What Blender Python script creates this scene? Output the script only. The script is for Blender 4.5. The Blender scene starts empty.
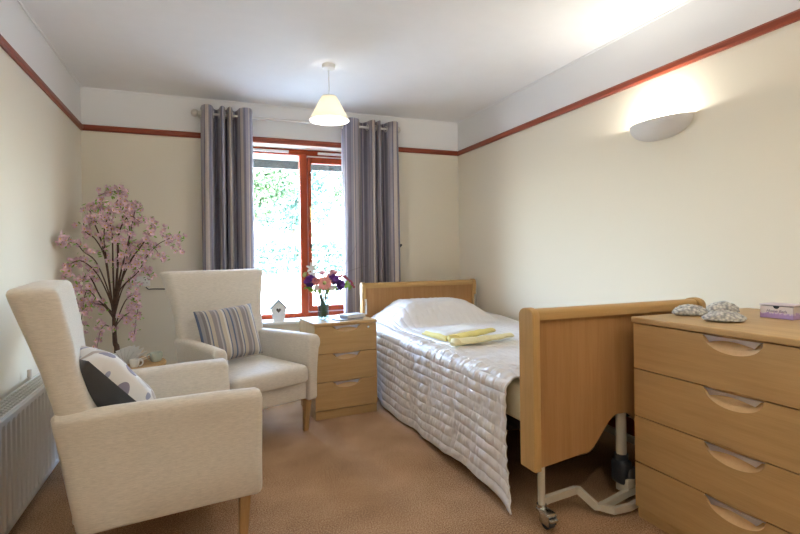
import bpy, bmesh, math, random
import numpy as np
from mathutils import Vector, Matrix, noise as mnoise
random.seed(7); np.random.seed(7)
PI = math.pi
sc = bpy.context.scene
C = bpy.data.collections.new('room'); sc.collection.children.link(C)

# ---------------------------------------------------------------- camera
YAW, ROLL, FPX, PY = math.radians(21.576), math.radians(.765), 498.4, 12.3
cam = bpy.data.cameras.new('camera'); cam.sensor_width = 36; cam.lens = FPX / 800 * 36
cam.shift_y = -PY / 800; cam.clip_start = .05; cam.clip_end = 300
camo = bpy.data.objects.new('camera', cam); sc.collection.objects.link(camo)
Fv = Vector((math.sin(YAW), math.cos(YAW), 0)); Rv = Vector((math.cos(YAW), -math.sin(YAW), 0)); Uv = Vector((0, 0, 1))
Rc = Rv * math.cos(ROLL) - Uv * math.sin(ROLL); Uc = Uv * math.cos(ROLL) + Rv * math.sin(ROLL)
camo.matrix_world = Matrix(((Rc.x, Uc.x, -Fv.x, 0), (Rc.y, Uc.y, -Fv.y, 0), (Rc.z, Uc.z, -Fv.z, 1.2), (0, 0, 0, 1)))
sc.camera = camo

def at(px, py, Y):                       # a measured picture point turned into a place at depth Y
    u = px - 400; v = py - (267 - PY); c, s = math.cos(-ROLL), math.sin(-ROLL)
    u, v = u * c + v * s, -u * s + v * c
    d = Fv + Rv * (u / FPX) - Uv * (v / FPX); d = d * (Y / d.y)
    return Vector((d.x, d.y, d.z + 1.2))

# ---------------------------------------------------------------- world, sun, lights, exposure
w = bpy.data.worlds.new('sky'); sc.world = w; w.use_nodes = True
nt = w.node_tree; nt.nodes.clear()
sky = nt.nodes.new('ShaderNodeTexSky'); sky.sky_type = 'NISHITA'; sky.sun_disc = False
sky.sun_elevation = math.radians(48); sky.sun_rotation = math.radians(200); sky.air_density = 1.0; sky.dust_density = 2.5
bg = nt.nodes.new('ShaderNodeBackground'); bg.inputs[1].default_value = 17
out = nt.nodes.new('ShaderNodeOutputWorld')
nt.links.new(sky.outputs[0], bg.inputs[0]); nt.links.new(bg.outputs[0], out.inputs[0])

def light(name, kind, loc, power, color=(1, 1, 1), rot=None, **kw):
    l = bpy.data.lights.new(name, kind); l.energy = power; l.color = color
    for k, v in kw.items(): setattr(l, k, v)
    o = bpy.data.objects.new(name, l); o.location = loc
    if rot: o.rotation_euler = rot
    sc.collection.objects.link(o); return o
light('sun', 'SUN', (0, -5, 12), 8, (1, .96, .90), (math.radians(48), 0, math.radians(-18)), angle=.02)
portal = light('window_daylight_portal', 'AREA', (.95, 5.06, 1.43), 1, rot=(-PI/2, 0, 0), shape='RECTANGLE', size=1.56, size_y=1.64)
portal.data.cycles.is_portal = True
P_PENDANT, P_SCONCE, P_FILL_PENDANT, P_FILL_SCONCE = 15, 19, 24, 88
WARM = (1, .95, .88)
sc.view_settings.view_transform = 'Standard'; sc.view_settings.look = 'None'
sc.view_settings.exposure = 0.0; sc.view_settings.gamma = 1; sc.view_settings.use_curve_mapping = False
sc.cycles.max_bounces = 10; sc.cycles.diffuse_bounces = 6; sc.cycles.transparent_max_bounces = 16
sc.cycles.caustics_reflective = False; sc.cycles.caustics_refractive = False; sc.cycles.sample_clamp_indirect = 6

# ---------------------------------------------------------------- materials
def newmat(name):
    m = bpy.data.materials.new(name); m.use_nodes = True
    n = m.node_tree; b = n.nodes['Principled BSDF']; return m, n, b
def coords(n, scale=(1, 1, 1), kind='Object'):
    t = n.nodes.new('ShaderNodeTexCoord'); mp = n.nodes.new('ShaderNodeMapping'); mp.inputs['Scale'].default_value = scale
    n.links.new(t.outputs[kind], mp.inputs[0]); return mp.outputs[0]
def noise_(n, vec, scale, detail=3, rough=.55):
    t = n.nodes.new('ShaderNodeTexNoise'); t.inputs['Scale'].default_value = scale; t.inputs['Detail'].default_value = detail
    t.inputs['Roughness'].default_value = rough; n.links.new(vec, t.inputs['Vector']); return t.outputs['Fac']
def ramp(n, fac, stops, interp='LINEAR'):
    r = n.nodes.new('ShaderNodeValToRGB'); r.color_ramp.interpolation = interp
    e = r.color_ramp.elements
    while len(e) < len(stops): e.new(.5)
    for k, (p, c) in enumerate(stops): e[k].position = p; e[k].color = (*c, 1)
    n.links.new(fac, r.inputs[0]); return r.outputs[0]
def bump(n, b, fac, strength, dist=.002):
    q = n.nodes.new('ShaderNodeBump'); q.inputs['Strength'].default_value = strength; q.inputs['Distance'].default_value = dist
    n.links.new(fac, q.inputs['Height']); n.links.new(q.outputs[0], b.inputs['Normal'])
def plain(name, col, rough=.6, metal=0, var=.06, scale=8, bs=0, bscale=60, spec=.5, sheen=0, sc3=(1, 1, 1)):
    m, n, b = newmat(name); v = coords(n, sc3)
    f = noise_(n, v, scale)
    c0 = tuple(max(0, x * (1 - var)) for x in col); c1 = tuple(min(1, x * (1 + var)) for x in col)
    n.links.new(ramp(n, f, [(.3, c0), (.7, c1)]), b.inputs['Base Color'])
    b.inputs['Roughness'].default_value = rough; b.inputs['Metallic'].default_value = metal
    b.inputs['Specular IOR Level'].default_value = spec
    if sheen: b.inputs['Sheen Weight'].default_value = sheen
    if bs: bump(n, b, noise_(n, v, bscale, 4), bs)
    return m
def wood(name, dark, light_, axis, rough=.42, fine=1.0):
    m, n, b = newmat(name)
    s = [26 * fine] * 3; s[axis] = 1.1
    v = coords(n, tuple(s)); f = noise_(n, v, 1.0, 6, .65)
    s2 = [240 * fine] * 3; s2[axis] = 9; f2 = noise_(n, coords(n, tuple(s2)), 1.0, 2)
    mx = n.nodes.new('ShaderNodeMath'); mx.operation = 'MULTIPLY_ADD'; mx.inputs[1].default_value = .35
    n.links.new(f2, mx.inputs[0]); n.links.new(f, mx.inputs[2])
    n.links.new(ramp(n, mx.outputs[0], [(.42, dark), (.9, light_)]), b.inputs['Base Color'])
    b.inputs['Roughness'].default_value = rough; b.inputs['Specular IOR Level'].default_value = .22; bump(n, b, f2, .08, .001); return m
def glassy(name, tint=(1, 1, 1), ior=1.5):
    m = bpy.data.materials.new(name); m.use_nodes = True; n = m.node_tree; n.nodes.clear()
    o = n.nodes.new('ShaderNodeOutputMaterial'); mix = n.nodes.new('ShaderNodeMixShader')
    t = n.nodes.new('ShaderNodeBsdfTransparent'); g = n.nodes.new('ShaderNodeBsdfGlossy')
    lw = n.nodes.new('ShaderNodeLayerWeight'); lw.inputs[0].default_value = .5; pw = n.nodes.new('ShaderNodeMath'); pw.operation = 'POWER'; pw.inputs[1].default_value = 4
    n.links.new(lw.outputs['Facing'], pw.inputs[0]); fr = n.nodes.new('ShaderNodeMath'); fr.operation = 'MULTIPLY_ADD'; fr.inputs[1].default_value = .55; fr.inputs[2].default_value = .04 if ior > 1.3 else .0; n.links.new(pw.outputs[0], fr.inputs[0])
    t.inputs[0].default_value = (*tint, 1); g.inputs['Roughness'].default_value = .02
    n.links.new(fr.outputs[0], mix.inputs[0]); n.links.new(t.outputs[0], mix.inputs[1]); n.links.new(g.outputs[0], mix.inputs[2])
    n.links.new(mix.outputs[0], o.inputs[0]); return m
def stripes(name, period, stops, rough=.8, weave=.25):
    m, n, b = newmat(name)
    t = n.nodes.new('ShaderNodeUVMap'); sp = n.nodes.new('ShaderNodeSeparateXYZ'); n.links.new(t.outputs[0], sp.inputs[0])
    d = n.nodes.new('ShaderNodeMath'); d.operation = 'DIVIDE'; d.inputs[1].default_value = period; n.links.new(sp.outputs[0], d.inputs[0])
    fr = n.nodes.new('ShaderNodeMath'); fr.operation = 'FRACT'; n.links.new(d.outputs[0], fr.inputs[0])
    col = ramp(n, fr.outputs[0], stops, 'CONSTANT')
    wv = noise_(n, coords(n, (500, 500, 60)), 1.0, 2)
    mx = n.nodes.new('ShaderNodeMix'); mx.data_type = 'RGBA'; mx.blend_type = 'MULTIPLY'; mx.inputs[0].default_value = weave
    n.links.new(col, mx.inputs[6]); n.links.new(ramp(n, wv, [(.3, (.55, .55, .55)), (.7, (1, 1, 1))]), mx.inputs[7])
    n.links.new(mx.outputs[2], b.inputs['Base Color']); b.inputs['Roughness'].default_value = rough
    b.inputs['Sheen Weight'].default_value = .15; bump(n, b, wv, .2, .001); return m

def wall_paint():
    m, n, b = newmat('cream_below_rail_white_above')
    t = n.nodes.new('ShaderNodeTexCoord'); sp = n.nodes.new('ShaderNodeSeparateXYZ'); n.links.new(t.outputs['Object'], sp.inputs[0])
    g = n.nodes.new('ShaderNodeMath'); g.operation = 'GREATER_THAN'; g.inputs[1].default_value = 2.29; n.links.new(sp.outputs[2], g.inputs[0])
    n.links.new(ramp(n, g.outputs[0], [(0, (.775, .715, .59)), (.5, (.82, .82, .82))], 'CONSTANT'), b.inputs['Base Color'])
    b.inputs['Roughness'].default_value = .75; bump(n, b, noise_(n, coords(n), 90, 4), .12, .002); return m
M = {}
M['wall'] = wall_paint()
M['ceiling'] = plain('ceiling_white', (.88, .88, .89), .85, var=.01, bs=.08, bscale=120)
M['white'] = plain('white_gloss_paint', (.82, .82, .80), .35, var=.02)
M['plastic'] = plain('white_plastic', (.80, .79, .76), .35, var=.01)
M['redwood'] = wood('mahogany_stained_trim', (.15, .030, .013), (.25, .052, .023), 0, .35)
M['redwood_y'] = wood('mahogany_stained_trim_y', (.15, .030, .013), (.25, .052, .023), 1, .35)
M['redwood_z'] = wood('mahogany_stained_frame', (.20, .024, .003), (.30, .042, .006), 2, .6)
BD, BL = (.38, .235, .098), (.50, .322, .145)
M['beech_x'] = wood('beech_laminate_x', BD, BL, 0); M['beech_y'] = wood('beech_laminate_y', BD, BL, 1); M['beech_z'] = wood('beech_laminate_z', BD, BL, 2)
M['bed_z'] = wood('oiled_beech_panel', (.32, .165, .062), (.41, .222, .092), 2); M['bed_x'] = wood('oiled_beech_rail', (.37, .222, .080), (.49, .298, .118), 0); M['bed_post'] = wood('oiled_beech_post', (.37, .222, .080), (.49, .298, .118), 2)
M['leg_wood'] = wood('oak_chair_leg', (.30, .17, .07), (.42, .25, .11), 2)
M['scoop'] = wood('pale_beech_scoop', (.62, .42, .22), (.72, .50, .28), 1)
M['steel'] = plain('brushed_steel', (.74, .74, .80), .42, .85, var=.05, scale=40, sc3=(1, 1, 20))
M['nickel'] = plain('satin_nickel', (.70, .67, .63), .28, 1, var=.04)
M['bedmetal'] = plain('beige_powder_coated_metal', (.50, .45, .36), .45, 0, var=.04)
M['chrome'] = plain('worn_chrome', (.6, .6, .58), .25, 1, var=.05)
M['black'] = plain('black_plastic', (.025, .028, .034), .4, var=.1)
M['dark'] = plain('dark_steel_and_core_shade', (.04, .04, .045), .5, .5, var=.1)
M['fabric'] = plain('oatmeal_linen_upholstery', (.66, .605, .525), .85, var=.09, scale=1, bs=.6, bscale=2.2, sheen=.25, sc3=(40, 40, 260))
M['shade'] = None
M['mattress'] = plain('cream_mattress_ticking', (.72, .66, .50), .8, var=.03)
M['quilt'] = plain('ivory_satin_quilt', (.76, .745, .75), .40, var=.02, bs=.15, bscale=400, sheen=.2)
M['black_cloth'] = plain('charcoal_velvet', (.045, .045, .05), .8, var=.15, bs=.3, bscale=300, sheen=.3)
M['pot'] = plain('grey_ceramic_pot', (.35, .33, .30), .5)
M['soil'] = plain('potting_soil', (.06, .04, .025), .95, var=.4, scale=40, bs=.8, bscale=60)
M['bark'] = plain('brown_bark', (.10, .055, .035), .8, var=.35, scale=40, bs=.5, bscale=80)
M['leaf'] = plain('fresh_green_leaf', (.24, .44, .07), .5, var=.3, scale=30)
M['petal'] = plain('pale_pink_petal', (.78, .55, .62), .6, var=.2, scale=30)
M['stamen'] = plain('yellow_stamen', (.75, .50, .10), .6)
M['glass'] = glassy('clear_glass'); M['vaseglass'] = glassy('vase_glass', (.78, .84, .86)); M['water'] = glassy('vase_water', (.96, .98, .97), 1.2)

def carpet():
    m, n, b = newmat('tan_brown_twist_carpet'); v = coords(n)
    f = noise_(n, v, 160, 4, .8); g = noise_(n, v, 2.2, 3)
    mx = n.nodes.new('ShaderNodeMath'); mx.operation = 'MULTIPLY_ADD'; mx.inputs[1].default_value = .25
    n.links.new(g, mx.inputs[0]); n.links.new(f, mx.inputs[2])
    n.links.new(ramp(n, mx.outputs[0], [(.44, (.11, .058, .027)), (.60, (.335, .192, .100)), (.76, (.62, .41, .25))]), b.inputs['Base Color'])
    b.inputs['Roughness'].default_value = .95; b.inputs['Specular IOR Level'].default_value = .1; bump(n, b, f, .9, .006); return m
M['carpet'] = carpet()

def shade_mat():
    m = bpy.data.materials.new('cream_pleated_lampshade_cloth'); m.use_nodes = True; n = m.node_tree; n.nodes.clear()
    o = n.nodes.new('ShaderNodeOutputMaterial'); mix = n.nodes.new('ShaderNodeMixShader'); mix.inputs[0].default_value = .55
    d = n.nodes.new('ShaderNodeBsdfDiffuse'); t = n.nodes.new('ShaderNodeBsdfTranslucent')
    d.inputs[0].default_value = (.86, .83, .75, 1); t.inputs[0].default_value = (.95, .90, .78, 1)
    n.links.new(d.outputs[0], mix.inputs[1]); n.links.new(t.outputs[0], mix.inputs[2]); n.links.new(mix.outputs[0], o.inputs[0]); return m
M['shade'] = shade_mat()
def emis(name, col, s):
    m, n, b = newmat(name); b.inputs['Emission Color'].default_value = (*col, 1); b.inputs['Emission Strength'].default_value = s
    b.inputs['Base Color'].default_value = (.9, .9, .9, 1); return m
M['bulb'] = emis('lit_opal_bulb', (1, .9, .75), 12)

# ---------------------------------------------------------------- mesh helpers
def box(bm, x0, x1, y0, y1, z0, z1, bev=0, seg=2, mi=0):
    r = bmesh.ops.create_cube(bm, size=1); vs = r['verts']
    for v in vs:
        v.co.x = x0 if v.co.x < 0 else x1; v.co.y = y0 if v.co.y < 0 else y1; v.co.z = z0 if v.co.z < 0 else z1
    fs = set(f for v in vs for f in v.link_faces)
    for f in fs: f.material_index = mi
    if bev:
        es = list(set(e for v in vs for e in v.link_edges))
        bmesh.ops.bevel(bm, geom=es, offset=bev, segments=seg, profile=.5, affect='EDGES', clamp_overlap=True)
    return bm
def nb(): return bmesh.new()
def loft(bm, rings, cap=True, closed=True, mi=0):
    R = [[bm.verts.new(p) for p in r] for r in rings]; n = len(R[0])
    for a, b in zip(R, R[1:]):
        for i in range(n if closed else n - 1):
            j = (i + 1) % n; f = bm.faces.new((a[i], a[j], b[j], b[i])); f.material_index = mi
    if cap and closed:
        for r in (list(reversed(R[0])), R[-1]):
            f = bm.faces.new(r); f.material_index = mi
    return R
def rrect(hw, hd, r, n=5):
    r = min(r, hw * .99, hd * .99); pts = []
    for cx, cy, a0 in ((hw - r, hd - r, 0), (-hw + r, hd - r, PI/2), (-hw + r, -hd + r, PI), (hw - r, -hd + r, 1.5 * PI)):
        for k in range(n + 1):
            a = a0 + k / n * PI / 2; pts.append((cx + r * math.cos(a), cy + r * math.sin(a)))
    return pts
def tube(bm, pts, rad, seg=8, cap=True, mi=0):
    pts = [Vector(p) for p in pts]; rings = []; up = None
    for i, p in enumerate(pts):
        t = (pts[min(i + 1, len(pts) - 1)] - pts[max(i - 1, 0)]).normalized()
        if up is None: up = Vector((0, 0, 1)) if abs(t.z) < .9 else Vector((1, 0, 0))
        s = t.cross(up)
        if s.length < 1e-4: s = t.orthogonal()
        s.normalize(); up = s.cross(t).normalized()
        r = rad[i] if isinstance(rad, (list, tuple)) else rad
        rings.append([p + (s * math.cos(a) + up * math.sin(a)) * r for a in [2 * PI * k / seg for k in range(seg)]])
    loft(bm, rings, cap, mi=mi); return bm
def lathe(bm, prof, seg=32, center=(0, 0, 0), mi=0, cap=False):
    c = Vector(center)
    rings = [[c + Vector((r * math.cos(2*PI*k/seg), r * math.sin(2*PI*k/seg), z)) for k in range(seg)] for r, z in prof]
    loft(bm, rings, cap, mi=mi); return bm
def prism(bm, poly, axis, a0, a1, mi=0):           # polygon extruded along an axis
    def mk(p, a):
        q = list(p); q.insert(axis, a); return q
    loft(bm, [[mk(p, a0) for p in poly], [mk(p, a1) for p in poly]], True, mi=mi); return bm
def sphere(bm, c, r, sx=1, sy=1, sz=1, u=16, v=10, mi=0):
    m = Matrix.Translation(c) @ Matrix.Diagonal((r * sx, r * sy, r * sz, 1))
    q = bmesh.ops.create_uvsphere(bm, u_segments=u, v_segments=v, radius=1, matrix=m)
    for f in set(f for vv in q['verts'] for f in vv.link_faces): f.material_index = mi
def spline(pts, n=6):
    pts = [Vector(p) for p in pts]; P = [pts[0] * 2 - pts[1]] + pts + [pts[-1] * 2 - pts[-2]]; o = []
    for i in range(1, len(P) - 2):
        a, b, c, d = P[i-1:i+3]
        for k in range(n):
            t = k / n; o.append(.5 * ((2*b) + (c - a)*t + (2*a - 5*b + 4*c - d)*t*t + (3*b - a - 3*c + d)*t**3))
    o.append(pts[-1]); return o
def obj(name, bm, mats, parent=None, smooth=True, loc=None, rot=None):
    me = bpy.data.meshes.new(name)
    if isinstance(bm, bmesh.types.BMesh):
        bmesh.ops.recalc_face_normals(bm, faces=bm.faces); bm.to_mesh(me); bm.free()
    else: me = bm
    if smooth:
        for p in me.polygons: p.use_smooth = True
        if hasattr(me, 'set_sharp_from_angle'): me.set_sharp_from_angle(angle=math.radians(38))
    if not isinstance(mats, (list, tuple)): mats = [mats]
    for m in mats: me.materials.append(m)
    o = bpy.data.objects.new(name, me); C.objects.link(o)
    if parent: o.parent = parent
    if loc is not None: o.location = loc
    if rot is not None: o.rotation_euler = rot
    return o
def tag(o, label, cat, group=None, kind=None):
    o['label'] = label; o['category'] = cat
    if group: o['group'] = group
    if kind: o['kind'] = kind
    return o
def thing(name, label, cat, loc=(0, 0, 0), rot=(0, 0, 0), group=None):
    o = bpy.data.objects.new(name, None); C.objects.link(o); o.empty_display_size = .1
    o.location = loc; o.rotation_euler = rot; return tag(o, label, cat, group)
def struct(name, bm, m, parent=None, smooth=False):
    o = obj(name, bm, m, parent, smooth)
    if not parent: o['kind'] = 'structure'
    return o
def dup(root, loc, rot=None, label=None, parent=None):
    r = root.copy(); C.objects.link(r); r.location = loc
    if rot is not None: r.rotation_euler = rot
    if label: r['label'] = label
    if parent: r.parent = parent
    for ch in list(root.children):
        c = ch.copy(); C.objects.link(c); c.parent = r
        for g in list(ch.children):
            d = g.copy(); C.objects.link(d); d.parent = c
    return r

# ---------------------------------------------------------------- the room shell
XL, XR, YB, YF, H = -.928, 2.597, 4.81, -1.6, 2.627
WX0, WX1, WZ0, WZ1 = .15, 1.75, .57, 2.262          # window opening
bm = nb(); box(bm, XL - .2, XR + .2, YF - .2, YB + .3, -.12, 0); struct('floor', bm, M['carpet'])
bm = nb(); box(bm, XL - .2, XR + .2, YF - .2, YB + .3, H, H + .15); struct('ceiling', bm, M['ceiling'])
bm = nb(); box(bm, XL - .2, XL, YF - .2, YB + .3, 0, H); struct('wall_left', bm, M['wall'])
bm = nb(); box(bm, XR, XR + .2, YF - .2, YB + .3, 0, H); struct('wall_right', bm, M['wall'])
bm = nb(); box(bm, XL, XR, YF - .2, YF, 0, H); struct('wall_front', bm, M['wall'])
bm = nb()
box(bm, XL, WX0, YB, YB + .3, 0, H); box(bm, WX1, XR, YB, YB + .3, 0, H)
box(bm, WX0, WX1, YB, YB + .3, 0, WZ0); box(bm, WX0, WX1, YB, YB + .3, WZ1, H); struct('wall_back', bm, M['wall'])
RB, RT = 2.266, 2.319
def rail_profile(s):     # moulded picture rail section (distance out, height)
    return [(0, RB), (s * .014, RB), (s * .022, RB + .012), (s * .022, RT - .016), (s * .013, RT - .004), (0, RT)]
bm = nb(); prism(bm, [(XL + a, z) for a, z in rail_profile(1)], 1, YF, YB)
struct('trim_1', bm, M['redwood_y'])
bm = nb(); prism(bm, [(XR + a, z) for a, z in rail_profile(-1)], 1, YF, YB)
struct('trim_2', bm, M['redwood_y'])
bm = nb(); prism(bm, [(YB + a, z) for a, z in rail_profile(-1)], 0, XL, XR)
struct('trim_3', bm, M['redwood'])
for nm, args, mt in (('baseboard_left', (XL, XL + .018, YF, YB, 0, .11), 'redwood_y'), ('baseboard_right', (XR - .018, XR, YF, YB, 0, .11), 'redwood_y'),
                 ('baseboard_back', (XL + .018, XR - .018, YB - .018, YB, 0, .11), 'redwood')):
    bm = nb(); box(bm, *args, bev=.004); struct(nm, bm, M[mt])
# thin cove line where the upper walls meet the ceiling
for nm, args in (('trim_4', (XL, XL + .012, YF, YB, H - .012, H)), ('trim_5', (XR - .012, XR, YF, YB, H - .012, H)), ('trim_6', (XL + .012, XR - .012, YB - .012, YB, H - .012, H))):
    bm = nb(); box(bm, *args, bev=.004); struct(nm, bm, M['ceiling'])

# window: mahogany frame, mullion, fixed left pane, opening right casement
FY0, FY1 = 4.985, 5.055
win = thing('window_1', 'x', 'window'); del win['label']; del win['category']; win['kind'] = 'structure'
bm = nb(); z0, z1 = .59, WZ1
box(bm, WX0, WX0 + .05, FY0, FY1, z0, z1, .004); box(bm, WX1 - .05, WX1, FY0, FY1, z0, z1, .004)
box(bm, WX0 + .05, WX1 - .05, FY0, FY1, z0, z0 + .042, .004); box(bm, WX0 + .05, WX1 - .05, FY0, FY1, 2.205, z1, .004)
obj('window_frame', bm, M['redwood_z'], win)
bm = nb(); box(bm, .908, .978, FY0 - .012, FY1, z0 + .03, 2.215, .005); obj('mullion', bm, M['redwood_z'], win)
bm = nb(); box(bm, WX0 + .045, .912, 5.015, 5.021, z0 + .035, 2.21); obj('pane', bm, M['glass'], win)
cas = bpy.data.objects.new('casement', None); C.objects.link(cas); cas.parent = win
bm = nb(); a0, a1, b0, b1 = .985, WX1 - .055, .645, 2.188; t = .05
box(bm, a0, a0 + .034, FY0 - .018, FY1 - .02, b0, b1, .004); box(bm, a1 - t, a1, FY0 - .018, FY1 - .02, b0, b1, .004)
box(bm, a0 + .034, a1 - t, FY0 - .018, FY1 - .02, b0, b0 + .052, .004); box(bm, a0 + .034, a1 - t, FY0 - .018, FY1 - .02, b1 - .058, b1, .004)
obj('casement_frame', bm, M['redwood_z'], cas)
bm = nb(); box(bm, a0 + .03, a1 - t + .004, 5.005, 5.011, b0 + .045, b1 - .05); obj('casement_pane', bm, M['glass'], cas)
bm = nb(); box(bm, .98, a1, FY0 + .002, FY1 - .03, 2.189, 2.204); box(bm, .98, a1, FY0 + .002, FY1 - .03, .633, .644); obj('bright_gap_strip', bm, M['white'], win, False)  # white strips paint in the bright gaps above and below the casement
M['brass'] = plain('polished_brass', (.65, .45, .15), .3, 1)
bm = nb(); box(bm, .996, 1.010, FY0 - .045, FY0 - .018, 1.66, 1.69, .003); tube(bm, [(1.003, FY0 - .04, 1.68), (1.003, FY0 - .05, 1.62), (1.004, FY0 - .045, 1.54)], .006, 8)
obj('casement_handle', bm, M['brass'], cas)
bm = nb(); box(bm, 1.34, 1.42, FY0 - .026, FY0 - .018, .66, .675, .002); obj('casement_stay', bm, M['brass'], cas)
for x0, x1 in ((.40, .80), (1.09, 1.55)):
    bm = nb(); box(bm, x0, x1, FY0 - .022, FY0, 2.218, 2.243, .004)
    obj('trickle_vent', bm, M['plastic'], win)
bm = nb(); box(bm, WX0 - .03, WX1 + .03, YB - .10, YB - .0005, .565, .592, .006); box(bm, WX0 + .001, WX1 - .001, YB - .02, FY1, .571, .59)
struct('window_sill', bm, M['white'])

# ---------------------------------------------------------------- outdoors
M['paving'] = plain('pale_lawn_paving', (.62, .62, .56), .9, var=.12, scale=3)
M['foliage'] = plain('garden_foliage', (.035, .085, .035), .8, var=.35, scale=5); M['foliage2'] = plain('blue_green_foliage', (.022, .075, .06), .8, var=.35, scale=5)
M['eave'] = plain('pale_eave_board', (.55, .56, .48), .7); M['fascia'] = plain('dark_fascia_board', (.006, .009, .010), .7)
bm = nb()
P_ = [(-14, 5.15, -.1), (24, 5.15, -.1), (-14, 9, -.05), (24, 9, -.05), (-14, 17, .55), (24, 17, .55), (-14, 60, .9), (24, 60, .9)]
V_ = [bm.verts.new(p) for p in P_] + [bm.verts.new((p[0], p[1], -1.2)) for p in P_]
for i in (0, 2, 4): bm.faces.new((V_[i], V_[i+1], V_[i+3], V_[i+2])); bm.faces.new((V_[i+8], V_[i+10], V_[i+11], V_[i+9])); bm.faces.new((V_[i], V_[i+2], V_[i+10], V_[i+8])); bm.faces.new((V_[i+1], V_[i+9], V_[i+11], V_[i+3]))
bm.faces.new((V_[0], V_[8], V_[9], V_[1])); bm.faces.new((V_[6], V_[7], V_[15], V_[14]))
o = struct('ground', bm, M['paving'])
e = bpy.data.objects.new('trim_7', None); C.objects.link(e); e['kind'] = 'structure'
bm = nb(); box(bm, -3, 5, 5.112, 5.98, 2.33, 2.36); obj('eave_soffit', bm, M['eave'], e, False)
bm = nb(); box(bm, -3, 5, 5.98, 6.02, 2.235, 2.40); obj('fascia', bm, M['fascia'], e, False)

def leaf_mass(n, rx, ry, rz, size, seed):
    rnd = np.random.RandomState(seed)
    blobs = [(rnd.uniform(-.6, .6, 3) * [rx, ry, rz], rnd.uniform(.3, .55)) for _ in range(16)]
    vs, fs = [], []
    for i in range(n):
        c, k = blobs[rnd.randint(16)]
        d = rnd.normal(size=3); d /= np.linalg.norm(d); r = rnd.uniform(.55, 1)
        p = c + d * r * k * np.array([rx, ry, rz])
        a = rnd.normal(size=3); a /= np.linalg.norm(a); b = np.cross(a, rnd.normal(size=3)); b /= np.linalg.norm(b) + 1e-9
        s = size * rnd.uniform(.6, 1.3); k0 = len(vs)
        vs += [p - a*s, p + b*s*.45, p + a*s, p - b*s*.45]; fs.append((k0, k0+1, k0+2, k0+3))
    me = bpy.data.meshes.new('foliage'); me.from_pydata([tuple(map(float, v)) for v in vs], [], fs); return me
crowns = [leaf_mass(5200, 2.2, 2.0, 2.6, .13, 1), leaf_mass(5200, 1.9, 1.9, 2.2, .12, 2)]
trees = [(-1.5, 21, 4.6, 0, 'bushy tree in the garden, hidden left behind the left curtain', 1.1), (1.9, 20, 3.6, 1, 'pale bushy garden tree seen through the left edge of the left window pane', 1.0),
         (4.6, 27, 4.6, 0, 'tall leafy garden tree in the middle of the left window pane', 1.15), (6.4, 20.5, 3.4, 1, 'garden tree seen behind the window mullion and vase flowers', .95),
         (10.2, 27, 4.8, 0, 'dark leafy garden tree seen through the right window pane', 1.15), (12.6, 21, 4.4, 1, 'garden tree seen past the right curtain, furthest right outdoors', 1.2)]
for k, (x, y, zc, ty, lab, s) in enumerate(trees):
    t = thing('garden_tree', lab, 'tree', (x, y, .6), (0, 0, k * 1.3), 'trees in the garden')
    bm = nb(); tube(bm, spline([(0, 0, -.1), (.1, 0, 1.2), (0, .1, 2.4), (.1, 0, zc)]), [.22 - .006 * q for q in range(19)], 10)
    obj('trunk', bm, M['bark'], t)
    c = obj('crown', crowns[ty].copy(), M['foliage' if k % 2 else 'foliage2'], t, False, (0, 0, zc)); c.scale = (s, s, s)
hedge = leaf_mass(9000, 7.5, .6, .75, .10, 5)
o = obj('garden_hedge', hedge, M['foliage2'], None, False, (5, 18.4, 1.15)); tag(o, 'low clipped hedge running along the far side of the bright lawn', 'hedge')
fn = thing('garden_fence', 'thin wire fence with slim posts across the far lawn outside', 'fence', (4, 16.6, .5))
for k in range(9):
    bm = nb(); box(bm, -4 + k * 1.25 - .03, -4 + k * 1.25 + .03, -.03, .03, 0, .82, .005); obj('post', bm, M['dark'], fn, False)
for z in (.4, .78):
    bm = nb(); box(bm, -4, 6, -.012, .012, z, z + .025); obj('rail', bm, M['dark'], fn, False)

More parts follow.
